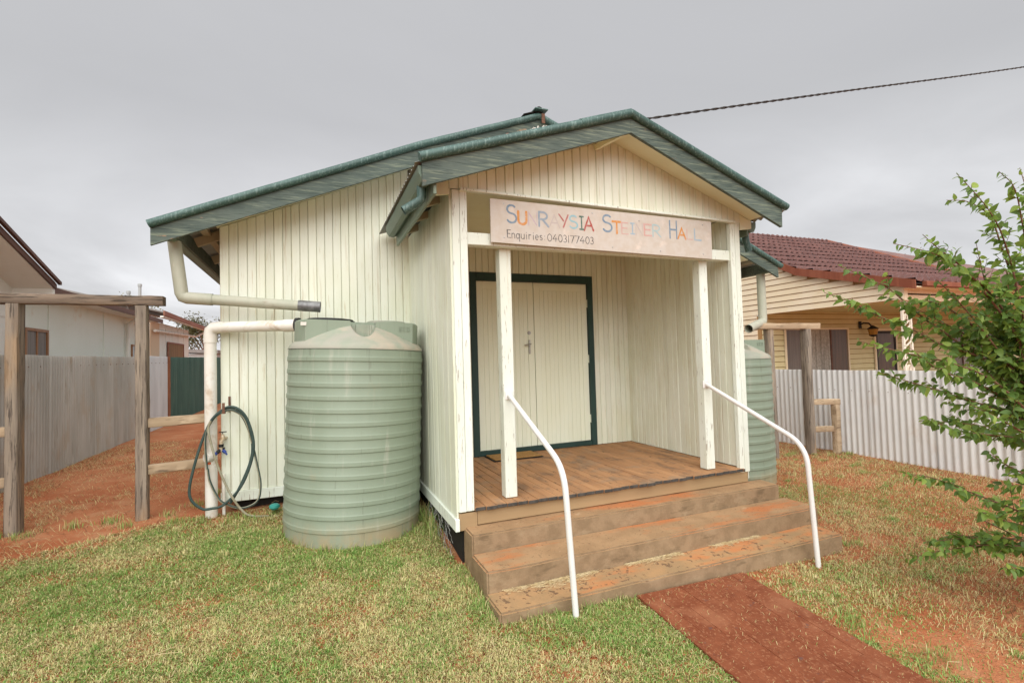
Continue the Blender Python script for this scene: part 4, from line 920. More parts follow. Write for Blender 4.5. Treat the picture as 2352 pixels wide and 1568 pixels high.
# weatherboards: lapped planks
def wboard(p0, p1, h, out, mat, parent, th=.036):
    p0 = np.array(p0, float); p1 = np.array(p1, float); o = np.array(out, float)
    h = h - .017; a = [p0 + o * th, p1 + o * th, p1 + o * .014 + np.array((0, 0, h)), p0 + o * .014 + np.array((0, 0, h))]
    b = [p0, p1, p1 + np.array((0, 0, h)), p0 + np.array((0, 0, h))]
    return MB().add(a + b, [(0, 1, 2, 3), (7, 6, 5, 4), (0, 4, 5, 1), (3, 2, 6, 7), (0, 3, 7, 4), (1, 5, 6, 2)]).build('weatherboard', mat, parent)
gp = MB().prism([(AX, VY - .1, 2.62), (AX, BY, 2.62), (AX, 14.2, 2.62), (AX, 14.2, roofz(2.6)), (AX, RIDY, RIDZ - .06), (AX, 5.0, roofz(5.0) - .06), (AX, VY - .1, roofz(VY - .1) - .06)], (.09, 0, 0)).build('gable_panel', WBK, rh)
h = .148; z = 2.62
while z < 4.9:
    ya = VY - .1 if z + h < roofz(VY - .1) - .07 else None
    if ya is None:
        ya = VY
        while roofz(ya) - .10 < z + h * .6 and ya < RIDY: ya += .05
    if ya < RIDY - .2: wboard((AX, ya, z), (AX, 13.5 if z < 3.1 else min(13.5, RIDY + (RIDY - ya)), z), h, (-1, 0, 0), WBP, gp)
    z += h
sw = MB().box(AX, AX + .09, BY, 14, -.2, 2.6).build('side_wall', WBK, rh)
z = .9
while z < 2.58: wboard((AX, BY + .06, z), (AX, 13.5, z), h, (-1, 0, 0), WBP, sw); z += h
bw_ = MB().box(AX + .1, 24, BY + .02, BY + .12, -.2, 2.85).build('verandah_wall', WBK, rh)
z = .6
while z < 2.75: wboard((AX + .1, BY + .02, z), (24, BY + .02, z), h, (0, -1, 0), WB, bw_); z += h
MB().box(AX + .05, 24, VY - .05, BY, 2.72, 2.75).build('verandah_ceiling', WB, rh)
MB().box(AX + .1, 22.5, VY - .05, VY + .04, 2.60, 2.86).build('verandah_beam', WBP, rh)
MB().box(AX - .015, AX + .1, VY - .115, VY - .01, 2.6, 2.88).build('corner_trim', WBP, rh)
# verandah slab and iron-lace posts
MB().box(AX - .1, 23, VY - .2, BY, -.1, .12).build('verandah_slab', CONC, rh)
LACE = pm('white_iron_lace', (.80, .74, .62), None, rough=.5, bump=0)
for px in (AX + .06, 14.9, 19.6):
    m = MB()
    for q in (0, .26): m.box(px + q, px + q + .045, VY - .02, VY + .02, .1, 2.6)
    for zz in (.35, .7, 1.62, 1.95): m.bar((px + .04, VY, zz), (px + .27, VY, zz + .14), .015, .03); m.bar((px + .04, VY, zz + .12), (px + .27, VY, zz + .26), .015, .03)
    for zz in (1.18, 2.25):
        for s in (-1, 1):
            m.tube([(px + .152 + s * .02 + .05 * s * math.cos(a), VY, zz + .08 * math.sin(a)) for a in np.linspace(-1.2, 3.6, 10)], .010, 6)
            m.tube([(px + .152 + s * .06, VY, zz + .12), (px + .152 + s * .02, VY, zz + .3), (px + .152 + s * .07, VY, zz + .36)], .010, 6)
    m.build('verandah_post', LACE, rh, 50)
# windows, door, lamp on the verandah wall
def window_y(x0, x1, z0, z1, y, parts, fm, parent, fills):
    f = .05; w = MB(); w.box(x0, x1, y - .035, y, z1 - f, z1); w.box(x0, x1, y - .035, y, z0, z0 + f); w.box(x0, x0 + f, y - .035, y, z0 + f, z1 - f); w.box(x1 - f, x1, y - .035, y, z0 + f, z1 - f)
    o = w.build('window', fm, parent)
    for i in range(len(parts) - 1):
        a, b = parts[i], parts[i + 1]; MB().box(max(a, x0 + f) + .005, min(b, x1 - f) - .005, y - .012, y - .002, z0 + f, z1 - f).build('pane', fills[i % len(fills)], o)
        if i: MB().box(a - .03, a + .03, y - .034, y - .013, z0 + f, z1 - f).build('mullion', BROWNF, o)
    return o
LACEC = pm('lace_curtain', (.46, .44, .40), (.30, .285, .25), 26, (1, 1, .5), .85, [((.12, .11, .1), 14, .5, .6, (1, 1, .03), .5)], .2, 40)
CURTB = pm('brown_curtain_behind_glass', (.12, .085, .065), (.075, .06, .05), 14, (1, 1, .03), .3, bump=0, spec=.5)
CURTG = pm('grey_curtain_behind_glass', (.16, .14, .125), (.11, .095, .085), 20, (1, 1, .03), .3, bump=0, spec=.5)
yw = BY - .02
window_y(11.15, 13.78, .55, 2.26, yw, (11.15, 11.80, 13.0, 13.78), WBP, bw_, (CURTG, LACEC, CURTB))
window_y(18.85, 21.6, .55, 2.26, yw, (18.85, 19.5, 20.9, 21.6), WBP, bw_, (CURTG, LACEC, CURTB))
dr = MB(); dr.box(14.93, 15.0, yw - .04, yw, .12, 2.23); dr.box(15.95, 16.02, yw - .04, yw, .12, 2.23); dr.box(15.0, 15.95, yw - .04, yw, 2.16, 2.23); dr = dr.build('door_frame', WBP, bw_)
MB().box(15.0, 15.95, yw - .02, yw - .002, .12, 2.16).build('screen_door', CURTB, dr)
m = MB(); m.box(15.0, 15.07, yw - .034, yw - .021, .12, 2.16); m.box(15.88, 15.95, yw - .034, yw - .021, .12, 2.16); m.box(15.07, 15.88, yw - .034, yw - .021, 2.08, 2.16); m.build('screen_frame', BLACK, dr)
lp_ = thing('wall_lantern', 'black and amber carriage lantern on the verandah wall', 'lantern', (14.45, yw - .05, 2.2))
AMB = pm('amber_glass', (.38, .20, .04), None, rough=.25, bump=0)
MB().tube([(14.33, yw - .02, 2.36), (14.33, yw - .12, 2.40), (14.40, yw - .22, 2.38), (14.46, yw - .25, 2.30)], .022, 8).build('bracket', BLACK, lp_, 50)
MB().box(14.27, 14.38, yw - .03, yw - .015, 2.24, 2.45).build('back_plate', BLACK, lp_)
MB().lathe([(0, .30), (.05, .27), (.15, .20), (.14, .18)], (14.50, yw - .27, 2.02), 8).build('cap', BLACK, lp_)
MB().lathe([(.10, .0), (.135, .18)], (14.50, yw - .27, 2.02), 8).build('glass', AMB, lp_)
MB().lathe([(0, -.05), (.06, -.04), (.11, .0), (.10, .02)], (14.50, yw - .27, 2.02), 8).build('base', BLACK, lp_)
# roof: pressed-tile courses, each a waved strip stepping over the next
XL, XE = 10.12, 21.0
def xr_at(y):
    if y < 5.0: return 20.9 - (y - 2.45) * 1.0
    return 18.35 - (y - 5.0) * .60
course = .43; y = 2.42; nrow = 0; rf = MB().box(11, 16.2, RIDY - .07, RIDY + .07, RIDZ - .02, RIDZ + .045, .02).build('roof', REDC, rh)
while y < RIDY - .05:
    y2 = min(y + course * (1 if y < 5 else .88), RIDY); za, zb = roofz(y), roofz(y2); x1 = xr_at((y + y2) / 2)
    n = int((x1 - XL) / .034); top = []; bot = []; lip = []
    for j in range(n + 1):
        x = XL + (x1 - XL) * j / n; wv = .020 * math.sin(2 * math.pi * x / .22) + .008 * math.sin(4 * math.pi * x / .22)
        lip.append((x, y - .012 + .014 * math.sin(2 * math.pi * x / .2 + 1.0), za + .034 + wv * .8)); bot.append((x, y - .012 + .014 * math.sin(2 * math.pi * x / .2 + 1.0), za + .088 + wv)); top.append((x, y2, zb + .004 + wv))
    MB().grid([lip, bot, top]).build('tile_course', TILE, rf, 40); y = y2; nrow += 1
MB().prism([(XL, 2.42, roofz(2.42) - .03), (XE, 2.42, roofz(2.42) - .03), (18.35, 5, roofz(5) - .03), (XL, 5, roofz(5) - .03)], (0, 0, .02)).build('roof_deck', DARK, rf)  # deck coloured black as the shade beneath the tile lips
MB().prism([(XL, 5, roofz(5) - .03), (18.35, 5, roofz(5) - .03), (16.2, RIDY, RIDZ - .03), (XL, RIDY, RIDZ - .03)], (0, 0, .02)).build('roof_deck', DARK, rf)
MB().prism([(XL, RIDY, RIDZ - .02), (16.2, RIDY, RIDZ - .02), (18.4, 14.4, 2.9), (XL, 14.4, 2.9)], (0, 0, .03)).build('rear_slope', TILE, rf)
MB().prism([(16.2, RIDY, RIDZ), (18.35, 5, roofz(5)), (20.9, 2.45, roofz(2.45)), (21.5, 14, 2.9)], (0, 0, -.02)).build('hip_slope', TILE, rf)
MB().tube([(16.2, RIDY, RIDZ + .02), (18.35, 5.0, roofz(5.0) + .05), (20.9, 2.45, roofz(2.45) + .05)], .06, 8).build('hip_capping', REDC, rf, 50)
for (a, b) in ((2.40, 5.0), (5.0, RIDY)):
    za, zb = roofz(a), roofz(b); MB().prism([(XL - .012, a, za - .13), (XL - .012, b, zb - .13), (XL - .012, b, zb + .055), (XL - .012, a, za + .055)], (.025, 0, 0)).build('verge_capping', REDC, rf)
MB().prism([(XL - .012, RIDY, RIDZ - .13), (XL - .012, 14.4, 2.77), (XL - .012, 14.4, 2.95), (XL - .012, RIDY, RIDZ + .055)], (.025, 0, 0)).build('verge_capping', REDC, rf)
GUTB = REDC
MB().box(XL + .25, 21, 2.33, 2.43, 2.84, 2.945, .01).build('gutter', GUTB, rf)
MB().box(XL + .1, 21, 2.44, VY - .05, 2.83, 2.85).build('eave_lining', WBP, rf)
# ------------------------------------------------------------------ young tree at the right
BRANCHES = [[(2.62, -1.94, 2.67), (2.89, -1.96, 2.47), (3.08, -1.95, 2.27), (3.27, -1.93, 1.88), (3.44, -1.9, 1.45), (3.66, -1.9, 1.0)], [(2.99, -1.98, 2.71), (3.16, -1.98, 2.62), (3.28, -1.96, 2.39), (3.43, -1.94, 1.94), (3.58, -1.93, 1.45), (3.73, -1.91, 1.0)], [(2.93, -1.73, 2.6), (3.06, -1.79, 2.58), (3.18, -1.84, 2.48), (3.24, -1.86, 2.3), (3.31, -1.89, 2.0), (3.43, -1.92, 1.54), (3.55, -1.96, 1.08)], [(2.07, -1.89, 2.22), (2.38, -1.91, 2.18), (2.62, -1.89, 2.13), (2.86, -1.88, 2.05), (3.13, -1.87, 1.91), (3.44, -1.88, 1.6), (3.79, -1.89, 1.11)], [(2.44, -1.84, 2.31), (2.6, -1.83, 2.24), (2.78, -1.84, 2.15), (3.01, -1.86, 1.97), (3.26, -1.89, 1.71), (3.57, -1.94, 1.22)], [(2.54, -1.24, 2.24), (2.67, -1.33, 2.15), (2.8, -1.43, 2.04), (2.98, -1.53, 1.83), (3.11, -1.63, 1.68), (3.34, -1.76, 1.42), (3.64, -1.9, 1.03)], [(2.33, -1.28, 2.03), (2.51, -1.37, 1.94), (2.63, -1.43, 1.86), (2.87, -1.55, 1.73), (3.03, -1.62, 1.63), (3.24, -1.73, 1.54), (3.45, -1.82, 1.36), (3.69, -1.92, 1.0)], [(2.39, -1.46, 1.68), (2.53, -1.53, 1.63), (2.74, -1.61, 1.57), (2.95, -1.7, 1.51), (3.21, -1.81, 1.37), (3.55, -1.94, 0.99)], [(2.5, -1.5, 1.47), (2.77, -1.58, 1.38), (3.04, -1.66, 1.29), (3.29, -1.74, 1.2), (3.55, -1.81, 1.09), (3.8, -1.88, 0.87)], [(2.69, -1.67, 1.17), (2.93, -1.71, 1.07), (3.17, -1.76, 1.03), (3.44, -1.81, 0.98), (3.76, -1.89, 0.81)], [(2.68, -1.52, 0.78), (2.84, -1.6, 0.75), (3.06, -1.7, 0.65), (3.23, -1.78, 0.57), (3.38, -1.85, 0.5), (3.59, -1.95, 0.44)], [(3.03, -1.57, 0.34), (3.23, -1.66, 0.31), (3.35, -1.71, 0.27), (3.51, -1.79, 0.23), (3.74, -1.89, 0.2)], [(2.91, -1.91, 0.26), (3.18, -1.9, 0.2), (3.58, -1.94, 0.13)], [(3.64, -1.82, 2.87), (3.64, -1.86, 2.56), (3.63, -1.88, 1.89), (3.67, -1.92, 1.15)], [(2.7, -1.53, 1.92), (2.91, -1.6, 1.94), (3.11, -1.66, 1.85), (3.35, -1.74, 1.63), (3.7, -1.85, 1.2)], [(3.2, -1.75, 2.32), (3.27, -1.75, 2.08), (3.37, -1.76, 1.78), (3.49, -1.78, 1.45), (3.79, -1.87, 0.99)], [(2.65, -1.79, 2.05), (2.86, -1.79, 1.92), (3.11, -1.8, 1.72), (3.41, -1.84, 1.39), (3.78, -1.89, 0.96)], [(2.53, -1.69, 1.62), (2.79, -1.71, 1.47), (3.09, -1.75, 1.38), (3.42, -1.8, 1.21), (3.82, -1.87, 0.89)], [(3.24, -1.6, 1.73), (3.28, -1.69, 1.52), (3.34, -1.79, 1.31), (3.58, -1.96, 0.96)], [(2.58, -1.96, 1.28), (2.89, -1.94, 1.18), (3.23, -1.94, 1.04), (3.62, -1.94, 0.84)], [(3.59, -1.67, 1.92), (3.54, -1.73, 1.6), (3.54, -1.8, 1.3), (3.68, -1.92, 0.89)], [(3.17, -1.76, 0.91), (3.34, -1.82, 0.79), (3.64, -1.93, 0.66)], [(3.17, -1.91, 2.11), (3.28, -1.89, 1.71), (3.45, -1.9, 1.31), (3.66, -1.93, 0.89)], [(2.81, -1.84, 0.61), (3.2, -1.84, 0.47), (3.74, -1.9, 0.32)]]
LEAFM = pm('leaf', (.1, .2, .05), attr='col', rough=.42, bump=0, spec=.4, transl=.5)
BARK = pm('red_brown_bark', (.16, .075, .045), (.22, .12, .075), 20, V_, .8, bump=.3)
def colmesh(name, V, F, cols, mat, smooth=False):
    me = bpy.data.meshes.new(name); me.from_pydata(V, [], F)
    a = me.color_attributes.new('col', 'FLOAT_COLOR', 'POINT'); a.data.foreach_set('color', np.asarray([(*c, 1.0) for c in cols], np.float32).ravel())
    if smooth: me.polygons.foreach_set('use_smooth', [True] * len(me.polygons))
    me.materials.append(mat); me.update(); return me
def leaf_shape(seed):
    r = random.Random(seed); n = 6; V = []; F = []
    bend = r.uniform(.25, .6); fold = r.uniform(.15, .35)
    for i in range(n + 1):
        t = i / n; w = .31 * (math.sin(math.pi * min(1, t ** .75)) ** .85) * (1 - .35 * t) + .002
        if t > .9: w *= .55
        z = -bend * t * t * .6; x = t * (1 - .12 * bend * t)
        V += [(x, -w, z + fold * w), (x, 0, z), (x, w, z + fold * w)]
    for i in range(n):
        a = i * 3; F += [(a, a + 1, a + 4, a + 3), (a + 1, a + 2, a + 5, a + 4)]
    return V, F
LS = [leaf_shape(i) for i in range(5)]
LCOL = [(.165, .275, .055), (.225, .35, .07), (.135, .235, .056), (.29, .41, .085), (.39, .52, .11), (.185, .30, .085)]
leaves = []       # (matrix 3x3 columns, pos, shape, colour)
br_mesh = []
def smooth_path(P, n=8): return spline(P, n)
def put_leaf(pos, d, size, bright):
    d = d / (np.linalg.norm(d) + 1e-9); side = np.cross(d, (0, 0, 1.0)); side /= (np.linalg.norm(side) + 1e-9); nrm = np.cross(side, d)
    if nrm[2] < 0: nrm = -nrm; side = -side
    roll_ = random.gauss(0, .75); s2 = side * math.cos(roll_) + nrm * math.sin(roll_); n2 = -side * math.sin(roll_) + nrm * math.cos(roll_)
    base = LCOL[random.choices(range(6), (4, 5, 4, 3, 1 + bright, 3))[0]]; v = random.uniform(.85, 1.18)
    leaves.append((d * size, s2 * size, n2 * size, pos, random.randrange(5), tuple(q * v for q in base)))
def dress(P, step, s0, bright=0, skip=0.0, twig=True, depth=0):
    P = [np.array(p) for p in P]; acc = 0; side = 1; L = sum(np.linalg.norm(P[i + 1] - P[i]) for i in range(len(P) - 1)); s = 0; nxt = skip * L; ntw = random.uniform(.08, .16)
    for i in range(len(P) - 1):
        seg = P[i + 1] - P[i]; ls = np.linalg.norm(seg); t = seg / (ls + 1e-9)
        while s + ls > nxt:
            p = P[i] + t * (nxt - s); f = nxt / L
            if not (f < .05 and depth == 0):
                pass
            sd = np.cross(t, (random.gauss(0, .8), random.gauss(0, .8), 1.0)); sd /= (np.linalg.norm(sd) + 1e-9)
            d = t * random.uniform(.2, .8) + sd * side * random.uniform(.3, 1.0) + np.array((0, 0, random.uniform(-.95, .25)))
            put_leaf(p, d, s0 * random.uniform(.7, 1.25) * (1 - .35 * max(0, f - .7) / .3), bright); side = -side
            nxt += step * random.uniform(.7, 1.3)
        if twig and s > ntw and s < L * .93:
            sd = np.cross(t, (random.gauss(0, .5), random.gauss(0, .5), 1.0)); sd /= (np.linalg.norm(sd) + 1e-9); ln = random.uniform(.08, .30) * (1.15 - s / L)
            e_ = P[i] + (t * .8 + sd * random.choice((-1, 1)) * .7 + np.array((0, 0, random.uniform(-.1, .4)))) * ln; mid = (P[i] + e_) / 2 + np.array((0, 0, -.01)) 
            tw = [P[i], mid, e_]; br_mesh.append((tw, .0022, .001)); dress(smooth_path(tw, 4), step * .95, s0 * .92, bright, .15, False, 1); ntw = s + random.uniform(.035, .09)
        s += ls
trunk_top = np.array((3.63, -1.97, 1.03))
for bi, B in enumerate(BRANCHES):
    P = smooth_path([np.array(p) for p in B[::-1]], 6)
    br_mesh.append((P, .0095, .0016)); dress(P, .021, .070, 1 if bi in (5, 6, 7, 14) else 0, .06)
# denser growth at the frame's right and towards the ground
for q in range(9):
    tip = np.array((random.uniform(2.75, 3.3), random.uniform(-2.05, -1.35), random.uniform(.05, 2.2))); z0_ = min(max(tip[2] * random.uniform(.5, .9), .25), 1.4); b = np.array((3.65, -1.98, z0_))
    P = smooth_path([b, (b + tip) / 2 + np.array((0, random.uniform(-.1, .1), .06)), tip], 9); br_mesh.append((P, .006, .0014)); dress(P, .018, .068, 0, .2)
# the crown goes on outside the picture: limbs turned about the trunk
ax = np.array((3.66, -2.0, 0))
for bi, B in enumerate(BRANCHES[:18]):
    a = R(random.uniform(95, 265)); c, s_ = math.cos(a), math.sin(a); Q = []
    for p in B[::-1]:
        d = np.array(p) - ax; Q.append(np.array((ax[0] + d[0] * c - d[1] * s_, ax[1] + d[0] * s_ + d[1] * c, p[2])))
    P = smooth_path(Q, 5); br_mesh.append((P, .0095, .0016)); dress(P, .045, .060, 0, .15)
tree = thing('young_tree', 'young broad-leaved green tree reaching in from the right of the lawn', 'tree', (3.66, -1.98, -.13))
trm = MB().tube([(3.66, -1.98, -.2), (3.67, -1.97, .2), (3.64, -1.99, .6), (3.65, -1.98, 1.0), (3.64, -1.96, 1.5), (3.68, -1.98, 2.1)], [.045, .036, .030, .024, .016, .006], 12).build('trunk', BARK, tree, 60)
for (P, r0, r1) in br_mesh[:]:
    pass
m = MB()
for (P, r0, r1) in br_mesh: m.tube(P, list(np.linspace(r0, r1, len(P))), 6)
m.build('branches', BARK, trm, 60)
# the 300 leaves that show largest are objects of their own, the rest is one foliage part
def score(l):
    d = l[3] - CAM; z = d @ fw
    if z < .3: return -1
    u = (d @ rt) / z * FPX; v = (d @ up) / z * FPX
    if abs(u) > 1190 or abs(v) > 800: return -1
    n = np.cross(l[0], l[1]); return abs(n @ (d / np.linalg.norm(d))) / z ** 2
order = sorted(range(len(leaves)), key=lambda i: -score(leaves[i]))
solo = [i for i in order[:300] if score(leaves[i]) > 0]; ss = set(solo)
base = BASE[tree.name]; V = []; F = []; Cc = []
for i, (d, s_, n_, p, k, c) in enumerate(leaves):
    if i in ss: continue
    o0 = len(V)
    for q in LS[k][0]: V.append(tuple(p + d * q[0] + s_ * q[1] + n_ * q[2] - base)); Cc.append(c)
    F += [tuple(a + o0 for a in f) for f in LS[k][1]]
fo = bpy.data.objects.new('crown', colmesh('crown', V, F, Cc, LEAFM, True)); COL.objects.link(fo); fo.parent = tree; fo['kind'] = 'stuff'; BASE[fo.name] = base
LMESH = {}
for i in solo:
    d, s_, n_, p, k, c = leaves[i]; ci = min(range(6), key=lambda q: sum(abs(LCOL[q][j] - c[j]) for j in range(3)))
    if (k, ci) not in LMESH: LMESH[(k, ci)] = colmesh('leaf', LS[k][0], LS[k][1], [LCOL[ci]] * len(LS[k][0]), LEAFM, True)
    o = bpy.data.objects.new('leaf', LMESH[(k, ci)]); COL.objects.link(o); o.parent = fo
    o.matrix_basis = Matrix(((d[0], s_[0], n_[0], p[0] - base[0]), (d[1], s_[1], n_[1], p[1] - base[1]), (d[2], s_[2], n_[2], p[2] - base[2]), (0, 0, 0, 1)))

# ------------------------------------------------------------------ far trees
FARL = pm('far_foliage', (.1, .1, .05), attr='col', rough=.7, bump=0, transl=.2)
def far_tree(x, y, h, spread, n, label, c0, sparse=1.0, leaf=.16, seed=1):
    r = random.Random(seed); z0 = float(gz(x, y)); t = thing('far_tree', label, 'tree', (x, y, z0), 'trees beyond the houses')
    m = MB(); m.tube([(x, y, z0), (x + .1, y, z0 + h * .3), (x - .1, y, z0 + h * .55)], [.16, .12, .08], 8); ends = []
    for i in range(9):
        a = r.uniform(0, 6.28); e_ = np.array((x + math.cos(a) * spread * r.uniform(.4, .9), y + math.sin(a) * spread * .6, z0 + h * r.uniform(.55, .95))); b = np.array((x, y, z0 + h * r.uniform(.3, .5)))
        mid = (b + e_) / 2 + np.array((r.uniform(-.3, .3), 0, .2)); m.tube([b, mid, e_], [.06, .04, .012], 6); ends += [e_, mid * .4 + e_ * .6]
    m.build('trunk', BARK, t, 60); V = []; F = []; Cc = []
    for i in range(n):
        e_ = r.choice(ends); g = np.array((r.gauss(0, 1), r.gauss(0, 1), r.gauss(0, .7))) * spread * .20 * sparse; p = e_ + g - BASE[t.name]
        a = r.uniform(0, 6.28); b = r.uniform(-1, 1); d = np.array((math.cos(a) * math.cos(b), math.sin(a) * math.cos(b), math.sin(b))) * leaf; w = np.cross(d, (r.random() - .5, r.random() - .5, r.random())) ; w = w / (np.linalg.norm(w) + 1e-9) * leaf * .28
        o0 = len(V); V += [tuple(p), tuple(p + d * .5 + w), tuple(p + d), tuple(p + d * .5 - w)]; F.append((o0, o0 + 1, o0 + 2, o0 + 3)); v = r.uniform(.6, 1.4); Cc += [tuple(q * v for q in c0)] * 4
    o = bpy.data.objects.new('crown', colmesh('crown', V, F, Cc, FARL)); COL.objects.link(o); o.parent = t; o['kind'] = 'stuff'; return t
far_tree(-8.6, 40, 5.4, 1.9, 4200, 'dark green tree behind the outbuilding, between it and the hall corner', (.12, .11, .045), seed=4)
far_tree(-13.2, 42, 6.8, 2.2, 3000, 'olive treetop showing just above the outbuilding roof', (.17, .15, .05), seed=6)
far_tree(43, 20, 9.3, 3.6, 2600, 'thin grey-green tree showing above the red tiled roof', (.18, .16, .09), sparse=1.25, seed=9)
far_tree(47, 19, 7.6, 3.2, 3800, 'bright green bushy tree low behind the red tiled roof', (.14, .19, .05), seed=12)

# ------------------------------------------------------------------ grass and straw
GRASSM = pm('grass', (.1, .2, .05), attr='col', rough=.65, bump=0, spec=.2, transl=.25)
def gzn(x, y):
    nearm = ((np.abs(x) < 8) & (np.abs(y) < 6.1))
    return gz(x, y) + nearm * ((fbm(x, y, 2.3) - .5) * .035 + (fbm(x, y, 9, 2, 5) - .5) * .014) - .006
def blocked(x, y):
    b = (x > PX0 + .03 + .10 * (fbm(x, y, 8, 3, 8) - .5)) & (x < PX1 - .03 - .12 * (fbm(x, y, 8, 3, 9) - .5)) & (y < PY0 + .02) & (y > PY1)
    b |= (x > .03) & (x < 3.06) & (y > -.80) & (y < .1) | (x > .035) & (x < 3.14) & (y > -.53) & (y < .1)
    b |= (x > -.02) & (x < W + .02) & (y > .0) | (x > HX0 + .03) & (x < HX1) & (y > HY + .06)
    b |= (x + .685) ** 2 + (y - 1.105) ** 2 < .585 ** 2; b |= (x - 3.74) ** 2 + (y - 1.15) ** 2 < .585 ** 2
    b |= (x < FX + .03) | (x > FR - .02)
    b |= (np.abs(x + 3.41) < .05) & (np.abs(y - 1.94) < .07) | (np.abs(x + 2.49) < .05) & (np.abs(y - 1.93) < .06)
    return b
def lawn_edge(x):
    return np.where(x < -2.1, 1.70 + .50 * (x + 2.1), np.where(x < -1.3, 1.74, 1.70))
def blades(name, x, y, h, lean, az, w, col, label):
    n = len(x); z = gzn(x, y)
    dx, dy = np.cos(az), np.sin(az); px, py = -dy * w / 2, dx * w / 2
    mh = h * .55; mo = np.sin(lean * .6) * mh; mz = np.cos(lean * .6) * mh
    to = mo + np.sin(np.minimum(lean * 1.5, 1.75)) * h * .45; tz = np.maximum(mz + np.cos(np.minimum(lean * 1.5, 1.75)) * h * .45, .003)
    V = np.empty((n, 5, 3), np.float32)
    V[:, 0] = np.stack([x + px, y + py, z - .004], 1); V[:, 1] = np.stack([x - px, y - py, z - .004], 1)
    V[:, 2] = np.stack([x + dx * mo - px * .8, y + dy * mo - py * .8, z + mz], 1); V[:, 3] = np.stack([x + dx * mo + px * .8, y + dy * mo + py * .8, z + mz], 1)
    V[:, 4] = np.stack([x + dx * to, y + dy * to, z + tz], 1)
    me = bpy.data.meshes.new(name); me.vertices.add(n * 5); me.vertices.foreach_set('co', V.ravel())
    b = (np.arange(n) * 5)[:, None]; idx = np.concatenate([b + np.array([[0, 1, 2, 3]]), b + np.array([[3, 2, 4]])], 1).astype(np.int32)
    me.loops.add(n * 7); me.loops.foreach_set('vertex_index', idx.ravel())
    st_ = (np.arange(n) * 7)[:, None] + np.array([[0, 4]]); me.polygons.add(n * 2); me.polygons.foreach_set('loop_start', st_.ravel().astype(np.int32))
    me.update(calc_edges=True)
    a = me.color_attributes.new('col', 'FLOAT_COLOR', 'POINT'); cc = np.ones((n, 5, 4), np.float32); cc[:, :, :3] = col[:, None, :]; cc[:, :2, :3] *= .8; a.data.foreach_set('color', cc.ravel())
    me.materials.append(GRASSM); me.validate(); o = bpy.data.objects.new(name, me); COL.objects.link(o)
    return tag(o, label, 'grass', kind='stuff')
G1 = np.array((.15, .30, .05)); G2 = np.array((.37, .53, .16)); S1 = np.array((.78, .71, .38)); S2 = np.array((.59, .50, .21)); BR_ = np.array((.22, .115, .055)); YL = np.array((.40, .38, .13))
def pick(green, brown, n):
    """per-blade colour: green share, brown share"""
    u = rng.random(n); v = rng.random((n, 1)); isg = u < green; isb = (~isg) & (rng.random(n) < brown)
    c = np.where(isg[:, None], G1 * (1 - v) + G2 * v, S2 * (1 - v) + S1 * v); c = np.where(isb[:, None], BR_ * (.7 + .6 * v), c)
    yl = (rng.random(n) < .22)[:, None]; c = np.where(yl & isg[:, None], YL * (.8 + .4 * v), c)
    return c * rng.uniform(.85, 1.15, (n, 1))
def scatter(n, x0, x1, y0, y1): return rng.uniform(x0, x1, n), rng.uniform(y0, y1, n)
# lawn left of the path
x, y = scatter(800000, FX, 1.05, -3.5, 1.8)
edge = lawn_edge(x) + (fbm(x, y, 3.2, 3, 2) - .5) * .45 - y
dn = smooth01(edge / .30) * (.68 + .6 * fbm(x, y, 2.2, 4, 3)); dn *= np.where((y > 1.15) & (x > -2.2), .55, 1.0)
bald = smooth01((fbm(x, y, 2.1, 4, 11) - .60) / .10); dn *= 1 - .55 * bald
far = np.hypot(x - CAM[0], y - CAM[1]); keep = (rng.random(len(x)) < dn) & ~blocked(x, y); keep &= (y > -3.2)
d_ = np.stack([x - CAM[0], y - CAM[1]], 1); uu = (d_ @ np.array([math.cos(YAW), -math.sin(YAW)])) / np.maximum(d_ @ np.array([math.sin(YAW), math.cos(YAW)]), .05)
keep &= (np.abs(uu) < 1.9) & ((d_ @ np.array([math.sin(YAW), math.cos(YAW)])) > .7)
x, y = x[keep], y[keep]; n = len(x)
gn = smooth01((fbm(x, y, 1.6, 4, 21) - .38) / .20); g2 = smooth01((fbm(x, y, 4.5, 3, 22) - .35) / .3)
green = np.clip(.26 + .72 * gn + .40 * (g2 - .45), .10, .95); dry = smooth01((y - .9) / .7) * (x > -1.9) ; green *= 1 - .55 * dry
nearst = smooth01(1 - np.hypot((x - -.05) / .5, (y - .35) / .5)); green *= 1 - .6 * nearst
brown = .10 + .35 * nearst + .25 * dry
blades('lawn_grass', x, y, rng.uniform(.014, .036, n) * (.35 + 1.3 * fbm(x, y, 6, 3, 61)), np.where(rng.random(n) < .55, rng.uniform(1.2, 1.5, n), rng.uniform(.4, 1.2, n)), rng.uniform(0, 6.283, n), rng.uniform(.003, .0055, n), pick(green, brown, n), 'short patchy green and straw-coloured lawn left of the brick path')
# thin, dry grass right of the path
x, y = scatter(640000, 1.85, FR, -3.5, 3.2)
f1 = fbm(x, y * 1.5, 1.3, 4, 31); dn = .18 + 1.1 * smooth01((f1 - .42) / .22); dn *= np.where(x > 4.6, .6, 1.0)
pst = np.exp(-(((x - 2.35) / .55) ** 2 + ((y + 1.2) / .35) ** 2)); dn = np.clip(dn * .62 + pst * .9, 0, 1)
keep = (rng.random(len(x)) < dn * .85) & ~blocked(x, y)
d_ = np.stack([x - CAM[0], y - CAM[1]], 1); uu = (d_ @ np.array([math.cos(YAW), -math.sin(YAW)])) / np.maximum(d_ @ np.array([math.sin(YAW), math.cos(YAW)]), .05); keep &= (np.abs(uu) < 1.7)
keep &= rng.random(len(x)) < np.clip(3.0 / np.hypot(d_[:, 0], d_[:, 1]), .35, 1)
x, y = x[keep], y[keep]; n = len(x)
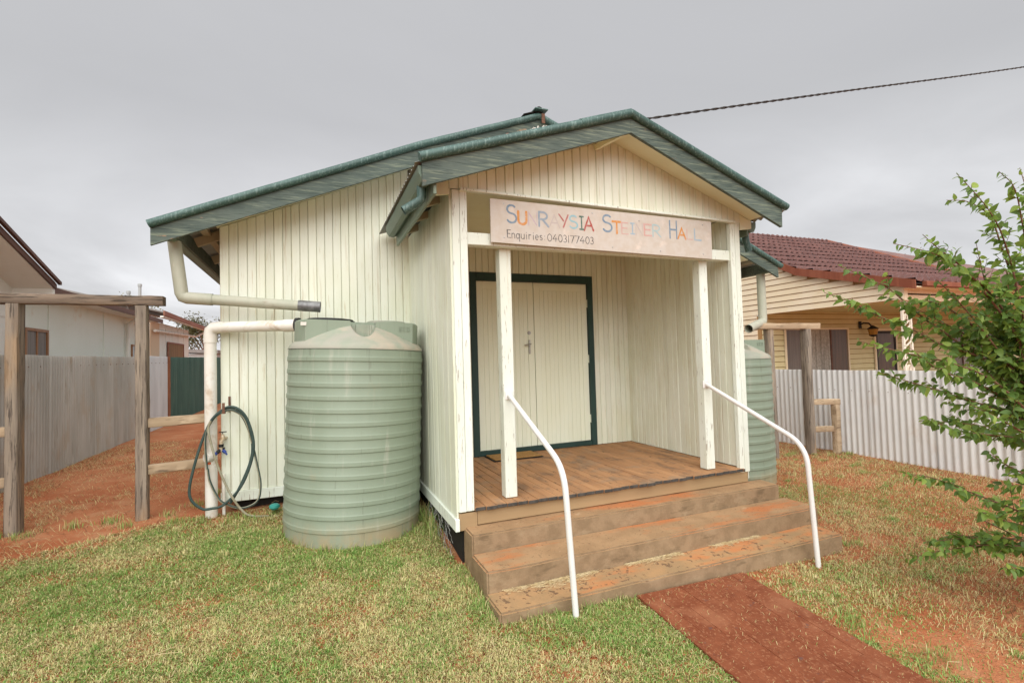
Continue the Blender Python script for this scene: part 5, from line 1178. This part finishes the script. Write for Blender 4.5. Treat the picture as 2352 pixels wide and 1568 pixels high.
green = np.clip(.10 + .75 * smooth01((fbm(x, y, 1.1, 4, 41) - .47) / .2), .03, .8) * (1 - .6 * np.exp(-(((x - 2.35) / .55) ** 2 + ((y + 1.2) / .35) ** 2)))
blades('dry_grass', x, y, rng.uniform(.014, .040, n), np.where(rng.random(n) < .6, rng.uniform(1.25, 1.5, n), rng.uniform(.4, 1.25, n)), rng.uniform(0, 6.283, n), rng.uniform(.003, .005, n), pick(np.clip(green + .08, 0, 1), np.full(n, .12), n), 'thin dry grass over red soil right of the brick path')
# fallen straw on the bare red soil, both sides
x, y = scatter(210000, FX, FR, -3.4, 7.5)
left = (x < -1.2) & (y > lawn_edge(x) - .25); right = (x > 2.6)
dn = np.where(left, .16 + .75 * smooth01((fbm(x, y, 1.6, 4, 51) - .47) / .16), np.where(right & (y < 3.3), .95, 0)); dn = np.where((x < FX + .45) | (x > FR - .5), dn + .25, dn)
keep = (rng.random(len(x)) < dn) & ~blocked(x, y); x, y = x[keep], y[keep]; n = len(x)
blades('straw_litter', x, y, rng.uniform(.025, .11, n), rng.uniform(1.3, 1.52, n), rng.normal(0, .7, n) + np.where(rng.random(n) < .5, 0, math.pi), rng.uniform(.0018, .0036, n), pick(np.full(n, .02), np.full(n, .38), n), 'dead straw and stalks scattered over the red soil')
# straw bits blown over the path
x, y = scatter(1500, PX0, PX1, PY1 + .6, PY0); n = len(x); keep = (rng.random(n) < .35 + .65 * (y > PY0 - .12)); x, y = x[keep], y[keep]; n = len(x)
zs = gz; _g = gzn
def gzn(x, y): return gz(x, y) + .022
blades('path_straw', x, y, rng.uniform(.008, .032, n), rng.uniform(1.45, 1.53, n), rng.uniform(0, 6.283, n), rng.uniform(.0016, .003, n), pick(np.full(n, .03), np.full(n, .1), n), 'bits of straw blown over the brick path')
gzn = _g
# dead thatch lying under and between the lawn blades
x, y = scatter(150000, FX, 1.05, -3.3, 1.75); keep = (lawn_edge(x) - y > -.1) & ~blocked(x, y); x, y = x[keep], y[keep]; n = len(x)
blades('lawn_thatch', x, y, rng.uniform(.02, .06, n), rng.uniform(1.35, 1.52, n), rng.uniform(0, 6.283, n), rng.uniform(.003, .0055, n), pick(np.full(n, .30), np.full(n, .25), n), 'flat brown dead thatch under the lawn left of the path')
# clumps standing a little higher
cx_, cy_ = scatter(420, FX, 6.2, -3.0, 1.7); okc = ((cx_ < 1.0) & (lawn_edge(cx_) - cy_ > .05)) | (cx_ > 2.0); cx_, cy_ = cx_[okc], cy_[okc]
x = np.repeat(cx_, 45) + rng.normal(0, .028, len(cx_) * 45); y = np.repeat(cy_, 45) + rng.normal(0, .028, len(cx_) * 45); hh = np.repeat(rng.uniform(.028, .06, len(cx_)), 45); gg = np.repeat(np.where(rng.random(len(cx_)) < .6, .85, .08), 45)
keep = ~blocked(x, y); x, y, hh, gg = x[keep], y[keep], hh[keep], gg[keep]; n = len(x)
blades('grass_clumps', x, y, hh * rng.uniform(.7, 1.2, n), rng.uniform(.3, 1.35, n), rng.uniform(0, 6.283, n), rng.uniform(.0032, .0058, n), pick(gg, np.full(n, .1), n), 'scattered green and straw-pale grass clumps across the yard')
# separate taller tufts
spots = [(-2.56, 1.72), (-2.3, 1.93), (-2.75, 1.95), (-3.0, 1.9), (-2.15, 1.62), (-1.98, 1.62), (-2.0, 2.6), (-2.1, 2.2), (-.04, .72), (-.05, .86), (-.06, .6), (-.09, .95), (-.04, .5), (-.02, -.18), (.0, -.28), (.01, -.38), (.0, -.5), (-.01, -.62), (.0, -.75), (.2, -.86), (.35, -.87), (.6, -.88), (.75, -.88), (.9, -.87), (3.18, -.5), (3.2, -.62), (-1.25, .98), (-1.2, .8), (-1.08, .68), (-.92, .56), (-.72, .51), (-.5, .54), (-.3, .62), (-.2, .72), (-1.7, 1.55), (-1.55, 1.5), (2.05, -1.55), (2.2, -1.9), (2.9, -2.1), (5.9, 1.3), (6.2, 1.25), (-3.3, 1.8), (-3.5, 1.85)]
X, Y, H_, GR = [], [], [], []
for (sx, sy) in spots:
    k = random.randint(40, 90); big = 1.0 if (-.12 < sx < .02 and sy > .4) else .0
    X.append(rng.normal(sx, .045, k)); Y.append(rng.normal(sy, .045, k)); H_.append(rng.uniform(.04, .085, k) * (1 + 1.6 * big)); GR.append(np.full(k, .72))
x = np.concatenate(X); y = np.concatenate(Y); h = np.concatenate(H_); g = np.concatenate(GR); keep = ~blocked(x, y); x, y, h, g = x[keep], y[keep], h[keep], g[keep]; n = len(x)
blades('grass_tufts', x, y, h, rng.uniform(.1, .95, n), rng.uniform(0, 6.283, n), rng.uniform(.003, .005, n), pick(g, np.full(n, .1), n), 'taller green grass tufts along the tank, the steps and the posts')
# a few twigs, dead leaves
m = MB()
for i in range(160):
    x = random.uniform(-4, 6); y = random.uniform(-2.6, 2.2)
    if blocked(np.array([x]), np.array([y]))[0] : continue
    z = float(gzn(np.array([x]), np.array([y]))[0]) + .022; a = random.uniform(0, 6.28); L = random.uniform(.05, .16)
    m.tube([(x, y, z), (x + math.cos(a) * L * .5, y + math.sin(a) * L * .5, z + .012), (x + math.cos(a + .3) * L, y + math.sin(a + .3) * L, z - .006)], .0014, 5)
o = m.build('fallen_twigs', STRAW); tag(o, 'pale dry stalks lying on the grass', 'twigs', kind='stuff')
